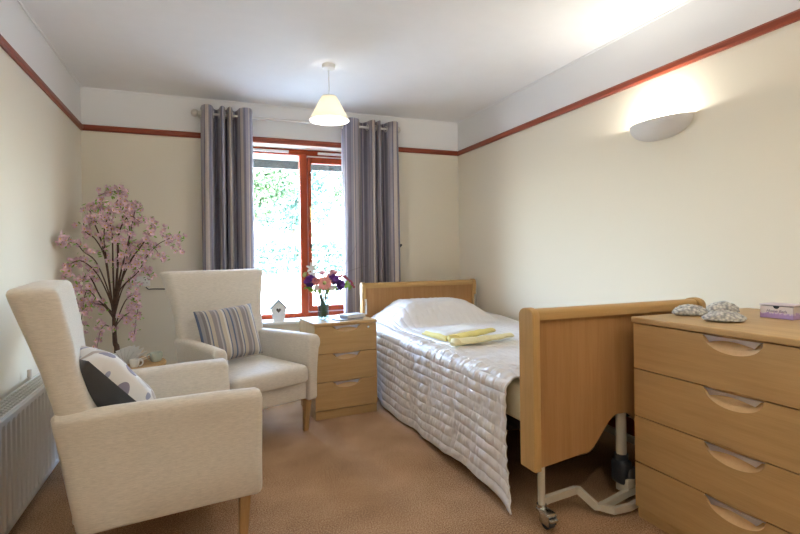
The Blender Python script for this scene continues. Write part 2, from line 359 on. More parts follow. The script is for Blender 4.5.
# ---------------------------------------------------------------- curtains on their rod
RODY, RODZ = 4.72, 2.468
cs = [(0, (.24, .235, .27)), (.13, (.36, .355, .39)), (.20, (.60, .56, .50)), (.235, (.20, .20, .27)), (.26, (.46, .44, .45)), (.38, (.20, .20, .26)), (.42, (.62, .56, .46)), (.52, (.30, .285, .30)),
      (.56, (.23, .23, .30)), (.60, (.44, .43, .46)), (.68, (.66, .61, .53)), (.72, (.27, .26, .30)), (.86, (.42, .39, .36)), (.90, (.19, .19, .25)), (.94, (.5, .48, .5))]
cs = [(p, tuple(v * k for v, k in zip(c, (.80, .76, .83)))) for p, c in cs]
M['curtain'] = stripes('grey_lavender_cream_striped_curtain', .31, cs)
def curtain(lab, path, u0, zb):
    t = thing('curtain', lab, 'curtain', (path[0][0], RODY, 0))
    pl = spline([(x - path[0][0], y * (1.45 if y < 0 else 1.1), 0) for x, y in path], 7); zt = 2.528
    nz = 26; bm = nb(); uv = bm.loops.layers.uv.new('UVMap'); L = [u0]
    for a, b in zip(pl, pl[1:]): L.append(L[-1] + (b - a).length * 1.0)
    G = []
    for j in range(nz + 1):
        f = j / nz; z = zb + (zt - zb) * f; g = 1 - f; row = []
        for i, p in enumerate(pl):
            x = p.x + .010 * math.sin(i * .35 + g * 2.3) * g - .012 * g * (.5 - i / len(pl)); y = p.y * (1 + .12 * math.sin(g * 3 + i * .12) * g) + .008 * math.sin(g * 5 + i * .2) * g
            row.append(bm.verts.new((x, y, z)))
        G.append(row)
    for j in range(nz):
        for i in range(len(pl) - 1):
            f = bm.faces.new((G[j][i], G[j][i+1], G[j+1][i+1], G[j+1][i]))
            for lp, (u, v) in zip(f.loops, ((L[i], j), (L[i+1], j), (L[i+1], j+1), (L[i], j+1))): lp[uv].uv = (u, v / nz)
    c = obj('cloth', bm, M['curtain'], t); so = c.modifiers.new('s', 'SOLIDIFY'); so.thickness = .003
    for a, b in zip(pl, pl[1:]):        # steel eyelets where the cloth crosses the rod
        if a.y * b.y < 0:
            q = a + (b - a) * (a.y / (a.y - b.y)); d = (b - a).normalized(); nrm = Vector((-d.y, d.x, 0))
            bm = nb(); s = d; up = Vector((0, 0, 1)); rings = []
            for k in range(20):
                an = 2*PI*k/20; cdir = s * math.cos(an) + up * math.sin(an); cc = Vector((q.x, q.y, RODZ)) + cdir * .027
                rings.append([cc + cdir * .006 * math.cos(m * PI/3) + nrm * .006 * math.sin(m * PI/3) for m in range(6)])
            rings.append(rings[0]); loft(bm, rings, False); obj('eyelet', bm, M['nickel'], t)
    return t
curtain('grey striped eyelet curtain hanging left of the window above the armchair',
        [(-.005, .035), (.008, -.035), (.05, -.065), (.088, -.045), (.108, .03), (.132, .055), (.15, .01), (.158, -.04), (.177, -.06), (.195, -.035), (.203, .03), (.213, .03), (.222, -.03), (.24, -.058), (.258, -.03),
         (.270, .035), (.292, .05), (.308, .0), (.322, -.045), (.37, -.068), (.418, -.05), (.438, .025)], 0.0, .12)
curtain('grey striped eyelet curtain hanging right of the window beside the headboard',
        [(1.275, .03), (1.29, -.035), (1.35, -.065), (1.42, -.05), (1.452, .0), (1.468, .045), (1.50, .055), (1.53, .02), (1.55, -.035), (1.578, -.06), (1.602, -.035), (1.611, .025), (1.619, .025), (1.628, -.03), (1.645, -.055),
         (1.664, -.02), (1.675, .035), (1.70, .055), (1.725, .02), (1.745, -.04), (1.79, -.066), (1.835, -.05), (1.855, .03)], 1.13, .12)
t = thing('curtain_rod', 'satin metal curtain rod with ball ends above the window', 'curtain rod', (.9, RODY, RODZ))
bm = nb(); tube(bm, [(-.925, 0, 0), (.93, 0, 0)], .0125, 16); obj('pole', bm, M['nickel'], t)
for s, x in ((-1, -.95), (1, .955)):
    bm = nb(); sphere(bm, (x, 0, 0), .034); lathe(bm, [(.013, -.01), (.02, -.01), (.02, .01), (.013, .01)], 16, (0, 0, 0))
    for v in bm.verts:
        if (v.co - Vector((x, 0, 0))).length > .05: v.co = Vector((x - s * .032 + v.co.z, v.co.x, v.co.y))
    obj('finial', bm, M['nickel'], t)
for x in (-.90, .90):
    bm = nb(); tube(bm, [(x, .088, .0), (x, .013, 0)], .009, 10); tube(bm, [(x, .09, 0), (x, .078, 0)], .028, 16); obj('bracket', bm, M['nickel'], t)

# ---------------------------------------------------------------- pendant lights and sconces, plus added fill lamps
def pendant(lab, x, y, power):
    t = thing('pendant_light', lab, 'ceiling light', (x, y, H))
    bm = nb(); lathe(bm, [(.001, -.035), (.03, -.035), (.046, -.028), (.05, -.012), (.05, 0)], 32); obj('ceiling_rose', bm, M['plastic'], t)
    bm = nb(); tube(bm, [(0, 0, -.03), (0, 0, -.24)], .0035, 8); obj('cord', bm, M['plastic'], t)
    bm = nb(); lathe(bm, [(.001, -.235), (.015, -.235), (.019, -.25), (.019, -.29), (.015, -.30), (.001, -.30)], 20); obj('lamp_holder', bm, M['plastic'], t)
    bm = nb(); prof = [(.056, -.238), (.147, -.410), (.1485, -.415)]
    lathe(bm, prof + [(.146, -.415), (.1445, -.410), (.054, -.24), (.056, -.238)], 48); s = obj('lamp_shade', bm, M['shade'], t)
    bm = nb()
    tube(bm, [(.148*math.cos(2*PI*k/32), .148*math.sin(2*PI*k/32), -.415) for k in range(33)], .0022, 6); obj('shade_rim', bm, M['plastic'], t); bm = nb()
    tube(bm, [(.056*math.cos(2*PI*k/32), .056*math.sin(2*PI*k/32), -.238) for k in range(33)], .0022, 6)
    for k in range(3): a = 2*PI*k/3; tube(bm, [(.018*math.cos(a), .018*math.sin(a), -.25), (.055*math.cos(a), .055*math.sin(a), -.24)], .0015, 5)
    obj('shade_carrier', bm, M['plastic'], t)
    bm = nb(); sphere(bm, (0, 0, -.335), .03, 1, 1, 1.2); obj('bulb', bm, M['bulb'], t)
    l = light('pendant_lamp_glow', 'POINT', (0, 0, -.375), power, WARM, shadow_soft_size=.03); l.parent = t
pendant('small cream coolie shade pendant hanging from the ceiling before the window', .893, 3.66, P_PENDANT)
pendant('added cream fill pendant over the near end of the room behind the viewpoint', .893, .35, P_FILL_PENDANT)  # unseen lamp added behind the camera to fill the room with light
def sconce(lab, y, power, left=False):
    t = thing('wall_sconce', lab, 'wall light', (XL if left else XR, y, 1.985), (0, 0, PI if left else 0))
    bm = nb(); nu, nv = 32, 12
    for k in (1, .93):
        G = [[bm.verts.new((-.12 * k * math.sin(PI*i/nu) * math.cos(PI/2*j/nv) - .0005, .214 * k * math.cos(PI*i/nu), -.110 * k * math.sin(PI*i/nu)**.8 * math.sin(PI/2*j/nv))) for i in range(nu+1)] for j in range(nv+1)]
        for j in range(nv):
            for i in range(nu): bm.faces.new((G[j][i], G[j][i+1], G[j+1][i+1], G[j+1][i]))
        if k == 1: T0 = G[0]
        else:
            for i in range(nu): bm.faces.new((T0[i], T0[i+1], G[0][i+1], G[0][i]))
    bmesh.ops.remove_doubles(bm, verts=bm.verts, dist=1e-5)
    obj('bowl', bm, M['plaster'], t)
    bm = nb(); sphere(bm, (-.05, 0, -.045), .018, 1, 2.2, 1); obj('bulb', bm, M['bulb'], t)
    l = light('sconce_lamp_glow', 'POINT', (-.055, 0, -.012), power, (1, .97, .88), shadow_soft_size=.022); l.parent = t
M['plaster'] = plain('white_plaster_shade', (.74, .72, .70), .6, var=.01)
sconce('white half-bowl plaster uplighter glowing on the right wall above the bed', 2.225, P_SCONCE)
sconce('added white plaster fill uplighter on the right wall beyond the chest', -.45, P_FILL_SCONCE)  # out-of-view lamp added to bounce fill light off the ceiling
sconce('added white plaster fill uplighter on the left wall beyond the near armchair', .2, P_FILL_SCONCE, True)  # another added fill lamp, also out of view

# ---------------------------------------------------------------- armchairs
def cushion_mesh(w, h, th, seed=0, n=22):      # soft square cushion with pinched corners, front and back faces, UV in metres
    bm = nb(); uv = bm.loops.layers.uv.new('UVMap'); rows = {}
    rnd = random.Random(seed); ph = rnd.random() * 6
    for side in (1, -1):
        G = []
        for j in range(n + 1):
            r = []
            for i in range(n + 1):
                u, v = i / n * 2 - 1, j / n * 2 - 1
                px = u * w/2 * (1 - .10 * (1 - v*v)**1 * 0 - .06 * (1 - abs(u)) * 0); pz = v * h/2
                px *= 1 - .045 * (1 - v*v) * abs(u)**3 * 1.0; pz *= 1 - .045 * (1 - u*u) * abs(v)**3
                d = ((1 - u**4) * (1 - v**4)) ** .55 * th/2
                d *= 1 + .05 * math.sin(u * 7 + ph) * math.sin(v * 5 + ph)
                r.append((px, -side * d, pz, (u + 1) * w/2, (v + 1) * h/2))
            G.append(r)
        VV = [[bm.verts.new(p[:3]) for p in r] for r in G]
        for j in range(n):
            for i in range(n):
                ix = ((j, i), (j, i+1), (j+1, i+1), (j+1, i)); f = bm.faces.new([VV[a][b] for a, b in ix]); f.material_index = 0 if side == 1 else 1
                for lp, (a, b) in zip(f.loops, ix): lp[uv].uv = G[a][b][3:]
    bmesh.ops.remove_doubles(bm, verts=bm.verts, dist=1e-5); return bm
def sections_back():
    prof = [(.33, .29, .20, .262), (.47, .290, .19, .296), (.60, .312, .21, .322), (.70, .318, .245, .346), (.80, .322, .272, .372), (.90, .336, .284, .402), (1.0, .356, .305, .434), (1.06, .369, .318, .452)]
    rings = []
    def ring(z, hw, yf, yr, r=.042):
        cy = (yf + yr)/2; return [(x, y + cy - .018 * (x/hw)**2 * (1 if y < 0 else 0), z) for x, y in rrect(hw, (yr - yf)/2, r, 6)]
    P = [p for p in prof]
    for a, b in zip(P, P[1:]):
        for k in range(3):
            t = k / 3; rings.append(ring(*[a[q] + (b[q] - a[q]) * t for q in range(4)]))
    top = [(1.06, .370, .318, .452), (1.083, .375, .325, .458), (1.094, .373, .331, .455), (1.101, .366, .341, .448), (1.104, .352, .357, .434)]
    for a in top: rings.append(ring(*a, r=min(.042, (a[3]-a[2])/2*.95)))
    return rings
def make_chair(lab, loc, rz):
    t = thing('armchair', lab, 'armchair', loc, (0, 0, rz), 'oatmeal armchairs')
    bm = nb(); loft(bm, sections_back()); obj('backrest', bm, M['fabric'], t)
    for s in (-1, 1):
        rings = []
        for y, zt, zb, ins in ((-.384, .612, .262, .014), (-.381, .634, .248, .006), (-.374, .650, .238, .002), (-.36, .659, .234, 0), (-.2, .662, .234, 0), (0, .660, .232, 0), (.15, .658, .230, 0), (.26, .652, .226, .003), (.288, .648, .226, .012), (.298, .635, .23, .026)):
            ring = []; n = 5
            f = (y + .38) / .68
            for k in range(n + 1):        # outer top corner -> inner top corner
                a = k / n * PI/2; ring.append((.366 - ins - .034 * (1 - math.sin(PI/2 - a)) + 0, zt - .034 * (1 - math.sin(a))))
            ring = [(.366 - ins - .034 + .034 * math.cos(k/n*PI/2), zt - .034 + .034 * math.sin(k/n*PI/2)) for k in range(n+1)]
            ring += [(.278 + ins + .03 - .03 * math.sin(k/n*PI/2), zt - .004 - .03 + .03 * math.cos(k/n*PI/2)) for k in range(n+1)]
            ring += [(.276 + ins, .50), (.276 + ins, .36), (.276 + ins, zb + .01), (.286 + ins, zb), (.337 - ins, zb), (.345 - ins, zb + .01), (.342 - ins, .36), (.346 - ins, .48), (.354 - ins, .57)]
            rings.append([(s * (a + (.022 - .056 * f) * (.35 + .65 * (b - .23) / .43)), y + max(0, (y - .1) / .198) * (-.028 + .072 * min(1, max(0, (b - .23) / .40)) ** .9), b - .016 * (1 - min(1, max(0, (b - .23) / .2)))) for a, b in ring])
        bm = nb(); loft(bm, rings); obj('arm', bm, M['fabric'], t)
    bm = nb(); box(bm, -.28, .28, -.358, .285, .232, .37, .012, 3); obj('seat_frame', bm, M['fabric'], t)
    # seat cushion, crowned
    bm = nb(); rings = []
    for z, g in ((.356, .018), (.36, .006), (.37, 0), (.44, 0), (.456, .006), (.466, .02), (.472, .05), (.477, .10), (.480, .16), (.481, .22)):
        rings.append([(x, y - .105, z) for x, y in rrect(.272 - g, .300 - g, max(.035 - g * .1, .012), 5)])
    loft(bm, rings); obj('seat_cushion', bm, M['fabric'], t)
    for sx in (-1, 1):
        for sy in (-1, 1):
            x0, y0 = (.313, -.318) if sy < 0 else (.30, .235); x1, y1 = (.300, -.310) if sy < 0 else (.295, .285)
            bm = nb(); loft(bm, [[(sx * x1 + a, y1 + b, 0) for a, b in rrect(.015, .015, .003, 2)], [(sx * x0 + a, y0 + b, .24) for a, b in rrect(.0235, .0235, .004, 2)]])
            obj('leg', bm, M['leg_wood'], t)
    return t
def D(a): return math.radians(a)
make_chair('oatmeal high-back armchair nearest the viewer, beside the radiator, seen side-on', (-.211, 2.43, 0), D(98.5))
make_chair('oatmeal high-back armchair beside the bedside cabinet, facing into the room', (.240, 3.592, 0), D(25))
st = [(0, (.10, .13, .22)), (.05, (.34, .32, .33)), (.13, (.22, .20, .21)), (.22, (.50, .48, .46)), (.27, (.14, .17, .26)), (.31, (.48, .42, .34)), (.42, (.27, .24, .25)), (.55, (.42, .40, .40)), (.60, (.22, .22, .26)),
      (.66, (.50, .44, .36)), (.78, (.60, .58, .55)), (.84, (.12, .15, .24)), (.88, (.36, .33, .31))]
M['stripe_cushion'] = stripes('blue_tan_grey_striped_cushion', .205, st)
def petal_mat():
    m, n, b = newmat('white_cotton_with_grey_petals')
    v = coords(n, (1, 1, 1), 'UV'); vo = n.nodes.new('ShaderNodeTexVoronoi'); vo.inputs['Scale'].default_value = 23; vo.inputs['Randomness'].default_value = .55
    mp = n.nodes.new('ShaderNodeMapping'); mp.inputs['Scale'].default_value = (1, .62, 1); mp.inputs['Rotation'].default_value = (0, 0, .7)
    n.links.new(v, mp.inputs[0]); n.links.new(mp.outputs[0], vo.inputs['Vector'])
    lt = n.nodes.new('ShaderNodeMath'); lt.operation = 'LESS_THAN'; lt.inputs[1].default_value = .50; n.links.new(vo.outputs['Distance'], lt.inputs[0])
    cl = n.nodes.new('ShaderNodeSeparateColor'); n.links.new(vo.outputs['Color'], cl.inputs[0])
    cc = ramp(n, cl.outputs[0], [(0, (.22, .20, .26)), (.35, (.42, .36, .32)), (.6, (.30, .31, .42)), (.85, (.60, .58, .56))], 'CONSTANT')
    mx = n.nodes.new('ShaderNodeMix'); mx.data_type = 'RGBA'; n.links.new(lt.outputs[0], mx.inputs[0]); mx.inputs[6].default_value = (.68, .66, .64, 1); n.links.new(cc, mx.inputs[7])
    n.links.new(mx.outputs[2], b.inputs['Base Color']); b.inputs['Roughness'].default_value = .8; return m
M['petal_cushion'] = petal_mat()
def put_cushion(name, lab, bm, mats, cx, cy, cz, rz, tilt, spin):
    o = obj(name, bm, mats); R = Matrix.Rotation(rz, 4, 'Z') @ Matrix.Rotation(tilt, 4, 'X') @ Matrix.Rotation(spin, 4, 'Y')
    o.matrix_world = Matrix.Translation((cx, cy, cz)) @ R; tag(o, lab, 'cushion'); return o
put_cushion('striped_cushion', 'square cushion with blue, tan and grey stripes leaning on the armchair beside the window', cushion_mesh(.41, .37, .15, 1), [M['stripe_cushion'], M['stripe_cushion']], .160, 3.60, .680, D(20), D(-21), D(-4))
put_cushion('petal_cushion', 'cushion with charcoal back and white petal-print front on the nearest armchair', cushion_mesh(.38, .38, .19, 2), [M['petal_cushion'], M['black_cloth']], -.385, 2.36, .682, D(121), D(-42), D(0))

# ---------------------------------------------------------------- drawer furniture with scooped pulls
def drawer(parent, w, z0, z1, mat, t=.019, hw=.112, hd=.064, handle=True):   # front faces -y, centred on x, face at y=0
    dz = z1 - z0; bm = nb()
    xs = [math.cos(PI * k / 24) * hw for k in range(25)]; zs = [z1 - math.sin(PI * k / 24) ** .9 * hd for k in range(25)]
    poly = [(-w/2, z0), (w/2, z0), (w/2, z1)] + list(zip(xs, zs)) + [(-w/2, z1)]
    F0 = [bm.verts.new((x, 0, z)) for x, z in poly]; B0 = [bm.verts.new((x, t, z)) for x, z in poly]
    # front and back as strips so that the notch stays clean
    def strips(V, flip):
        n = len(xs); N = V[3:3+n]; tri = []
        tri.append((V[2], N[0], V[1]))
        for k in range(n - 1):
            tri.append((N[k], N[k+1], V[1] if k < n//2 else V[0]))
        tri.append((V[1], N[n//2], V[0])); tri.append((N[-1], V[-1], V[0]))
        for q in tri:
            if len(set(q)) == 3:
                try: bm.faces.new(q)
                except ValueError: pass
    strips(F0, 0); strips(B0, 1)
    for k in range(len(poly)):
        j = (k + 1) % len(poly); bm.faces.new((F0[k], F0[j], B0[j], B0[k]))
    d = obj('drawer', bm, mat, parent, False)
    bm = nb(); G = []                                   # the scooped recess
    for r in range(7):
        f = r / 6; G.append([bm.verts.new((x, .0005 + t * .95 * math.sin(f * PI/2), z1 - (z1 - z) * (1 - f) - .0)) for x, z in zip(xs, zs)])
    for r in range(6):
        for k in range(24): bm.faces.new((G[r][k], G[r][k+1], G[r+1][k+1], G[r+1][k]))
    obj('scoop', bm, M['scoop'], d)
    if handle:
        bm = nb(); n = 24; top, bot = [], []
        for k in range(n + 1):
            u = k / n * 2 - 1; x = u * hw * 1.02; yb = -.004 - .010 * (1 - u*u)
            hgt = (.010 + .014 * (abs(u) / .75) ** 1.8) if abs(u) < .75 else .002 + .022 * (1 - abs(u)) / .25
            top.append((x, yb, z1 - .002)); bot.append((x * (1 - .10 * max(0, abs(u) - .7) / .3), yb + .003, z1 - .002 - hgt))
        rings = [[top[k], bot[k], (bot[k][0], bot[k][1] + .004, bot[k][2]), (top[k][0], top[k][1] + .010, top[k][2])] for k in range(n + 1)]
        loft(bm, rings); obj('handle', bm, M['steel'], d)
    return d
# chest of four drawers against the right wall, its front facing the left (-x)
t = thing('chest_of_drawers', 'wide beech chest of four drawers with steel pulls at the right wall', 'chest of drawers', (1.81, 1.262, 0), (0, 0, D(-90)))
hwid = .451; dep = .765
bm = nb(); box(bm, -hwid + .002, hwid - .002, .021, dep, .045, .88); obj('carcass', bm, M['beech_z'], t, False)
bm = nb(); box(bm, -hwid - .006, hwid + .006, -.008, dep + .006, .880, .906, .005, 3); obj('top', bm, M['beech_x'], t)
bm = nb(); box(bm, -hwid + .003, hwid - .003, .012, dep - .01, 0.0, .045, .001, 1); obj('plinth', bm, M['beech_x'], t)
for z0, z1 in ((.676, .876), (.463, .671), (.256, .458), (.052, .251)): drawer(t, 2 * hwid, z0, z1, M['beech_x'])
# bedside cabinet
t = thing('bedside_cabinet', 'small beech three-drawer bedside cabinet between armchair and bed', 'bedside cabinet', (.990, 3.612, 0), (0, 0, D(4)))
hwid = .243; dep = .44
bm = nb(); box(bm, -hwid, hwid, .021, dep, .06, .684); obj('carcass', bm, M['beech_z'], t, False)
bm = nb(); box(bm, -hwid - .004, hwid + .004, -.006, dep + .004, .684, .706, .004, 3); obj('top', bm, M['beech_x'], t)
bm = nb(); box(bm, -hwid + .002, hwid - .002, .008, dep - .004, 0, .06, .001, 1); obj('plinth', bm, M['beech_x'], t)
for k, (z0, z1) in enumerate(((.481, .681), (.273, .477), (.070, .269))):
    d = drawer(t, 2 * hwid, z0, z1, M['beech_x'], hw=.106, hd=.05)
    if k == 0: bm = nb(); tube(bm, [(.175, -.005, .655), (.175, .004, .655)], .009, 14); obj('lock', bm, M['chrome'], d)

# ---------------------------------------------------------------- the profiling bed
bed = thing('profiling_bed', 'beech-ended adjustable care bed on metal castors along the right wall', 'bed', (1.9, 3.1, 0))
BX, BY = 1.9, 3.1
def bobj(name, bm, m, par=None, sm=True):
    bmesh.ops.translate(bm, verts=bm.verts, vec=(-BX, -BY, 0)); return obj(name, bm, m, par or bed, sm)
def board(nm, y0, y1, x0, x1, top, low_post, low_panel, arch, face):
    # two rounded posts, a rounded top rail, and a recessed panel with a shaped lower edge
    yc = (y0 + y1) / 2; hd = (y1 - y0) / 2
    pn = nb(); n = 40; pts = []
    for k in range(n + 1):
        u = k / n; x = x0 + .03 + (x1 - x0 - .06) * u; d = min(u, 1 - u) * (x1 - x0)
        s = min(1, max(0, (d - .30) / .20)); s = s * s * (3 - 2 * s); pts.append((x, low_panel + .03 * min(1, d / .27) + arch * s))
    poly = pts + [(x1 - .03, top - .02), (x0 + .03, top - .02)]
    F0 = [pn.verts.new((x, yc - .011, z)) for x, z in pts]; F1 = [pn.verts.new((x, yc - .011, top - .02)) for x, z in pts]
    B0 = [pn.verts.new((x, yc + .011, z)) for x, z in pts]; B1 = [pn.verts.new((x, yc + .011, top - .02)) for x, z in pts]
    for k in range(n):
        pn.faces.new((F0[k], F0[k+1], F1[k+1], F1[k])); pn.faces.new((B0[k+1], B0[k], B1[k], B1[k+1])); pn.faces.new((F0[k+1], F0[k], B0[k], B0[k+1])); pn.faces.new((F1[k], F1[k+1], B1[k+1], B1[k]))
    pn.faces.new((F0[0], F1[0], B1[0], B0[0])); pn.faces.new((F1[n], F0[n], B0[n], B1[n]))
    p = bobj(nm, pn, M['bed_z'])
    for xx0, xx1 in ((x0, x0 + .036), (x1 - .036, x1)):
        q = nb(); prof = [(y0, low_post), (y1, low_post - .0)] + [(yc + hd * math.cos(a), top - hd*.6 + hd*.6 * math.sin(a)) for a in [k / 10 * PI for k in range(11)]]
        loft(q, [[(xx, yc + (y - yc) * g, z - (0 if g == 1 else .003 * (z > .8))) for y, z in prof] for xx, g in ((xx0, .93), (xx0 + .004, 1), (xx1 - .004, 1), (xx1, .96))]); bobj('post', q, M['bed_post'], p)
    q = nb(); hr = hd * .62; prof = [(yc - hr, top - .055), (yc + hr, top - .055)] + [(yc + hr * math.cos(a), top - .03 + .024 * math.sin(a)) for a in [k / 8 * PI for k in range(9)]]
    loft(q, [[(xx, y, z) for y, z in prof] for xx in (x0 + .035, x1 - .035)]); bobj('top_rail', q, M['bed_x'], p)
    return p
fb = board('footboard', 1.772, 1.877, 1.307, 2.359, .961, .260, .250, .155, -1)
hb = board('headboard', 4.345, 4.425, 1.345, 2.53, .950, .216, .25, .12, -1)
for x in (1.366, 2.508):
    bm = nb(); box(bm, x - .003, x + .02, 4.338, 4.346, .66, .80, .002); bobj('bracket', bm, M['chrome'], hb)
bm = nb(); box(bm, 1.375, 2.495, 1.89, 4.33, .40, .575, .03, 4); bobj('mattress', bm, M['mattress'])
bm = nb(); box(bm, 1.42, 2.45, 1.985, 4.33, .335, .395, .01)
for k in range(5): box(bm, 1.46 + .0, 2.42, 2.2 + k * .45, 2.24 + k * .45, .28, .335, .004)
bobj('bed_platform', bm, M['dark'])
for x in (1.383, 1.872):
    bm = nb()
    if x < 1.6: tube(bm, [(x, 1.83, .50), (x, 1.83, .08)], .016, 14)
    else: tube(bm, [(x, 1.855, .50), (x, 1.855, .15)], .024, 16)
    bobj('leg', bm, M['bedmetal'])
for x in (1.437, 2.38):
    bm = nb(); tube(bm, [(x, 4.30, .36), (x, 4.30, .11)], .02, 14); bobj('leg', bm, M['bedmetal'])
bm = nb()
def flatbar(pts, hw=.011, hh=.019):
    rings = []
    P = [Vector(p) for p in pts]
    for i, p in enumerate(P):
        tdir = (P[min(i+1, len(P)-1)] - P[max(i-1, 0)]).normalized(); s = tdir.cross(Vector((0, 0, 1))).normalized(); u = s.cross(tdir)
        rings.append([p + s*a*hw + u*b*hh for a, b in ((-1, -1), (1, -1), (1, 1), (-1, 1))])
    loft(bm, rings)
flatbar([(1.395, 1.845, .085), (1.44, 1.862, .082), (1.60, 1.867, .092), (1.615, 1.862, .092), (1.66, 1.795, .036), (1.68, 1.79, .036), (1.70, 1.788, .038), (1.85, 1.80, .062), (1.87, 1.80, .064), (2.33, 1.83, .085)], .011, .016)
flatbar([(1.675, 1.785, .036), (1.712, 1.745, .031), (1.80, 1.738, .033), (1.9, 1.76, .035), (2.3, 1.86, .06)], .010, .015)
flatbar([(2.33, 1.88, .085), (2.33, 3.0, .12), (2.33, 4.28, .12)]); flatbar([(1.44, 4.30, .115), (2.38, 4.30, .115)])
box(bm, 1.850, 1.895, 1.795, 1.872, .05, .12, .004)
bobj('base_frame', bm, M['bedmetal'])
def castor(x, y, r=.031, big=False):
    bm = nb(); box(bm, x - .024, x + .024, y - .07, y + .015, .056, .076, .006)
    box(bm, x - .025, x - .018, y - .075, y - .01, .022, .07, .004); box(bm, x + .018, x + .025, y - .075, y - .01, .022, .07, .004)
    tube(bm, [(x, y, .065), (x, y, .088)], .022, 16); box(bm, x - .02, x + .02, y - .09, y - .065, .044, .054, .002)
    c = bobj('castor', bm, M['chrome'])
    bm = nb(); tube(bm, [(x - .015, y - .042, r), (x + .015, y - .042, r)], r, 24); bobj('wheel', bm, M['black'], c)
castor(1.383, 1.83); castor(2.30, 1.83); castor(1.437, 4.30); castor(2.38, 4.30)
bm = nb(); box(bm, 1.835, 1.905, 1.81, 1.895, .085, .200, .02, 3); sphere(bm, (1.90, 1.815, .125), .038, 1, .5, 1.2); tube(bm, [(1.872, 1.855, .195), (1.872, 1.855, .225)], .031, 16)
bobj('actuator_housing', bm, M['black'])
bm = nb(); tube(bm, spline([(1.80, 2.2, .30), (1.74, 2.15, .18), (1.80, 2.1, .14), (1.88, 2.05, .2), (1.95, 2.3, .30)]), .007, 8); bobj('motor_cable', bm, M['black'])

# quilt: one draped sheet over mattress and pillow, puffed between its seams
def sstep(a, b, x):
    t = np.clip((x - a) / (b - a), 0, 1); return t * t * (3 - 2 * t)
def quilt():
    nc, ny = 300, 300
    yy = np.linspace(2.0, 4.335, ny); XE = 1.385; r = .06; top = .600
    Ltop = 2.52 - (XE); Larc = r * PI / 2; Lside = .50
    c = np.linspace(0, Ltop + Larc + Lside, nc)
    Cc, Y = np.meshgrid(c, yy, indexing='ij')
    u = (Y - 2.0) / (4.335 - 2.0)
    x = np.where(Cc < Ltop, 2.52 - Cc, 0.); z = np.full_like(x, top)
    a = np.clip((Cc - Ltop) / r, 0, PI/2); x = np.where(Cc >= Ltop, XE - (r * np.sin(a)), x); z = np.where(Cc >= Ltop, top - r * (1 - np.cos(a)), z)
    dn = np.clip(Cc - Ltop - Larc, 0, None); f = dn / Lside
    zh = np.interp(Y, [1.98, 2.06, 2.17, 2.3, 2.5, 2.8, 3.2, 3.5, 3.8, 4.4], [.018, .04, .06, .055, .065, .035, .015, .015, .035, .05]); z = z - dn * (top - r - zh) / Lside
    Y = Y - .095 * f ** 2 * sstep(2.35, 2.0, Y)
    flare = .012 + .022 * np.exp(-((u - .0) / .25)**2)
    x = x - f * flare - .012 * f * np.sin(Y * 7.3 + 1) * f - .008 * f * np.sin(Y * 17 + 2)
    z = z 
    # pillow under the quilt
    g = sstep(3.60, 3.92, Y) * (1 - .55 * sstep(4.16, 4.335, Y)); gx = sstep(1.34, 1.66, x) * (1 - .9 * sstep(2.08, 2.47, x))
    pil = .172 * g * gx; z = z + pil
    side = sstep(3.66, 3.95, Y) * np.clip(f * 0 + (Cc > Ltop) * (1 - f), 0, 1); x = x - .035 * side * .4 * np.sin(PI * np.clip((Cc - Ltop) / (Larc + Lside), 0, 1))
    z = z + .012 * sstep(2.0, 3.3, Y) * (1 - f) * (x > 1.45)
    z = z + .008 * np.sin(x * 5 + 1) * np.sin(Y * 3.1) * (Cc < Ltop)
    z = z + .025 * np.exp(-((Y - 3.55) / .06)**2) * 0
    P = np.stack([x, Y, z], -1)
    du = np.gradient(P, axis=0); dv = np.gradient(P, axis=1); N = np.cross(du, dv); N /= np.linalg.norm(N, axis=-1, keepdims=True) + 1e-9
    if N[5, 150, 2] < 0: N = -N
    sp = .056
    warp = np.zeros_like(Cc); wr = np.zeros_like(Cc)
    for i in range(nc):
        for j in range(ny):
            v = mnoise.noise(Vector((c[i] * 3, yy[j] * 3, 0))); warp[i, j] = v * .010
            wr[i, j] = mnoise.noise(Vector((c[i] * 9 + 30, yy[j] * 42 + v * 3, 1.5))) * .7 + .5 * mnoise.noise(Vector((c[i] * 16, yy[j] * 90, 4))) + .8 * mnoise.noise(Vector((c[i] * 4, yy[j] * 9, 9)))
    s = np.abs(np.sin(PI * (Cc + warp) / sp)); puff = s ** .55
    amp = .0050 + .0028 * sstep(Ltop - .35, Ltop, Cc)
    wa = .0028 + .0120 * sstep(Ltop - .3, Ltop + .05, Cc) * (1 - .45 * sstep(3.0, 3.6, Y))
    pz = g * gx
    s2 = np.abs(np.sin(PI * (Y + .3 * Cc) / .07)) ** .5
    disp = amp * puff + wa * wr * (.35 + .65 * s) + .009 * pz * s2 * (1 - .3 * puff)
    hemf = sstep(Ltop + Larc + Lside - .03, Ltop + Larc + Lside - .012, Cc); disp = disp * (1 - .7 * hemf) + .003 * hemf
    P = P + N * disp[..., None]
    vs = P.reshape(-1, 3) - np.array([0, 0, 0]); idx = np.arange(nc * ny).reshape(nc, ny)
    fs = np.stack([idx[:-1, :-1], idx[1:, :-1], idx[1:, 1:], idx[:-1, 1:]], -1).reshape(-1, 4)
    me = bpy.data.meshes.new('quilted_bedspread'); me.from_pydata(vs.tolist(), [], fs.tolist())
    o = obj('quilted_bedspread', me, M['quilt']); o.data.shade_smooth() if hasattr(o.data, 'shade_smooth') else None
    so = o.modifiers.new('s', 'SOLIDIFY'); so.thickness = .008; so.offset = -1
    # foot corner that falls free to a point in front of the mattress end
    return o
q = quilt(); tag(q, 'ivory quilted bedspread draped over bed and pillow, falling to the carpet', 'bedspread')

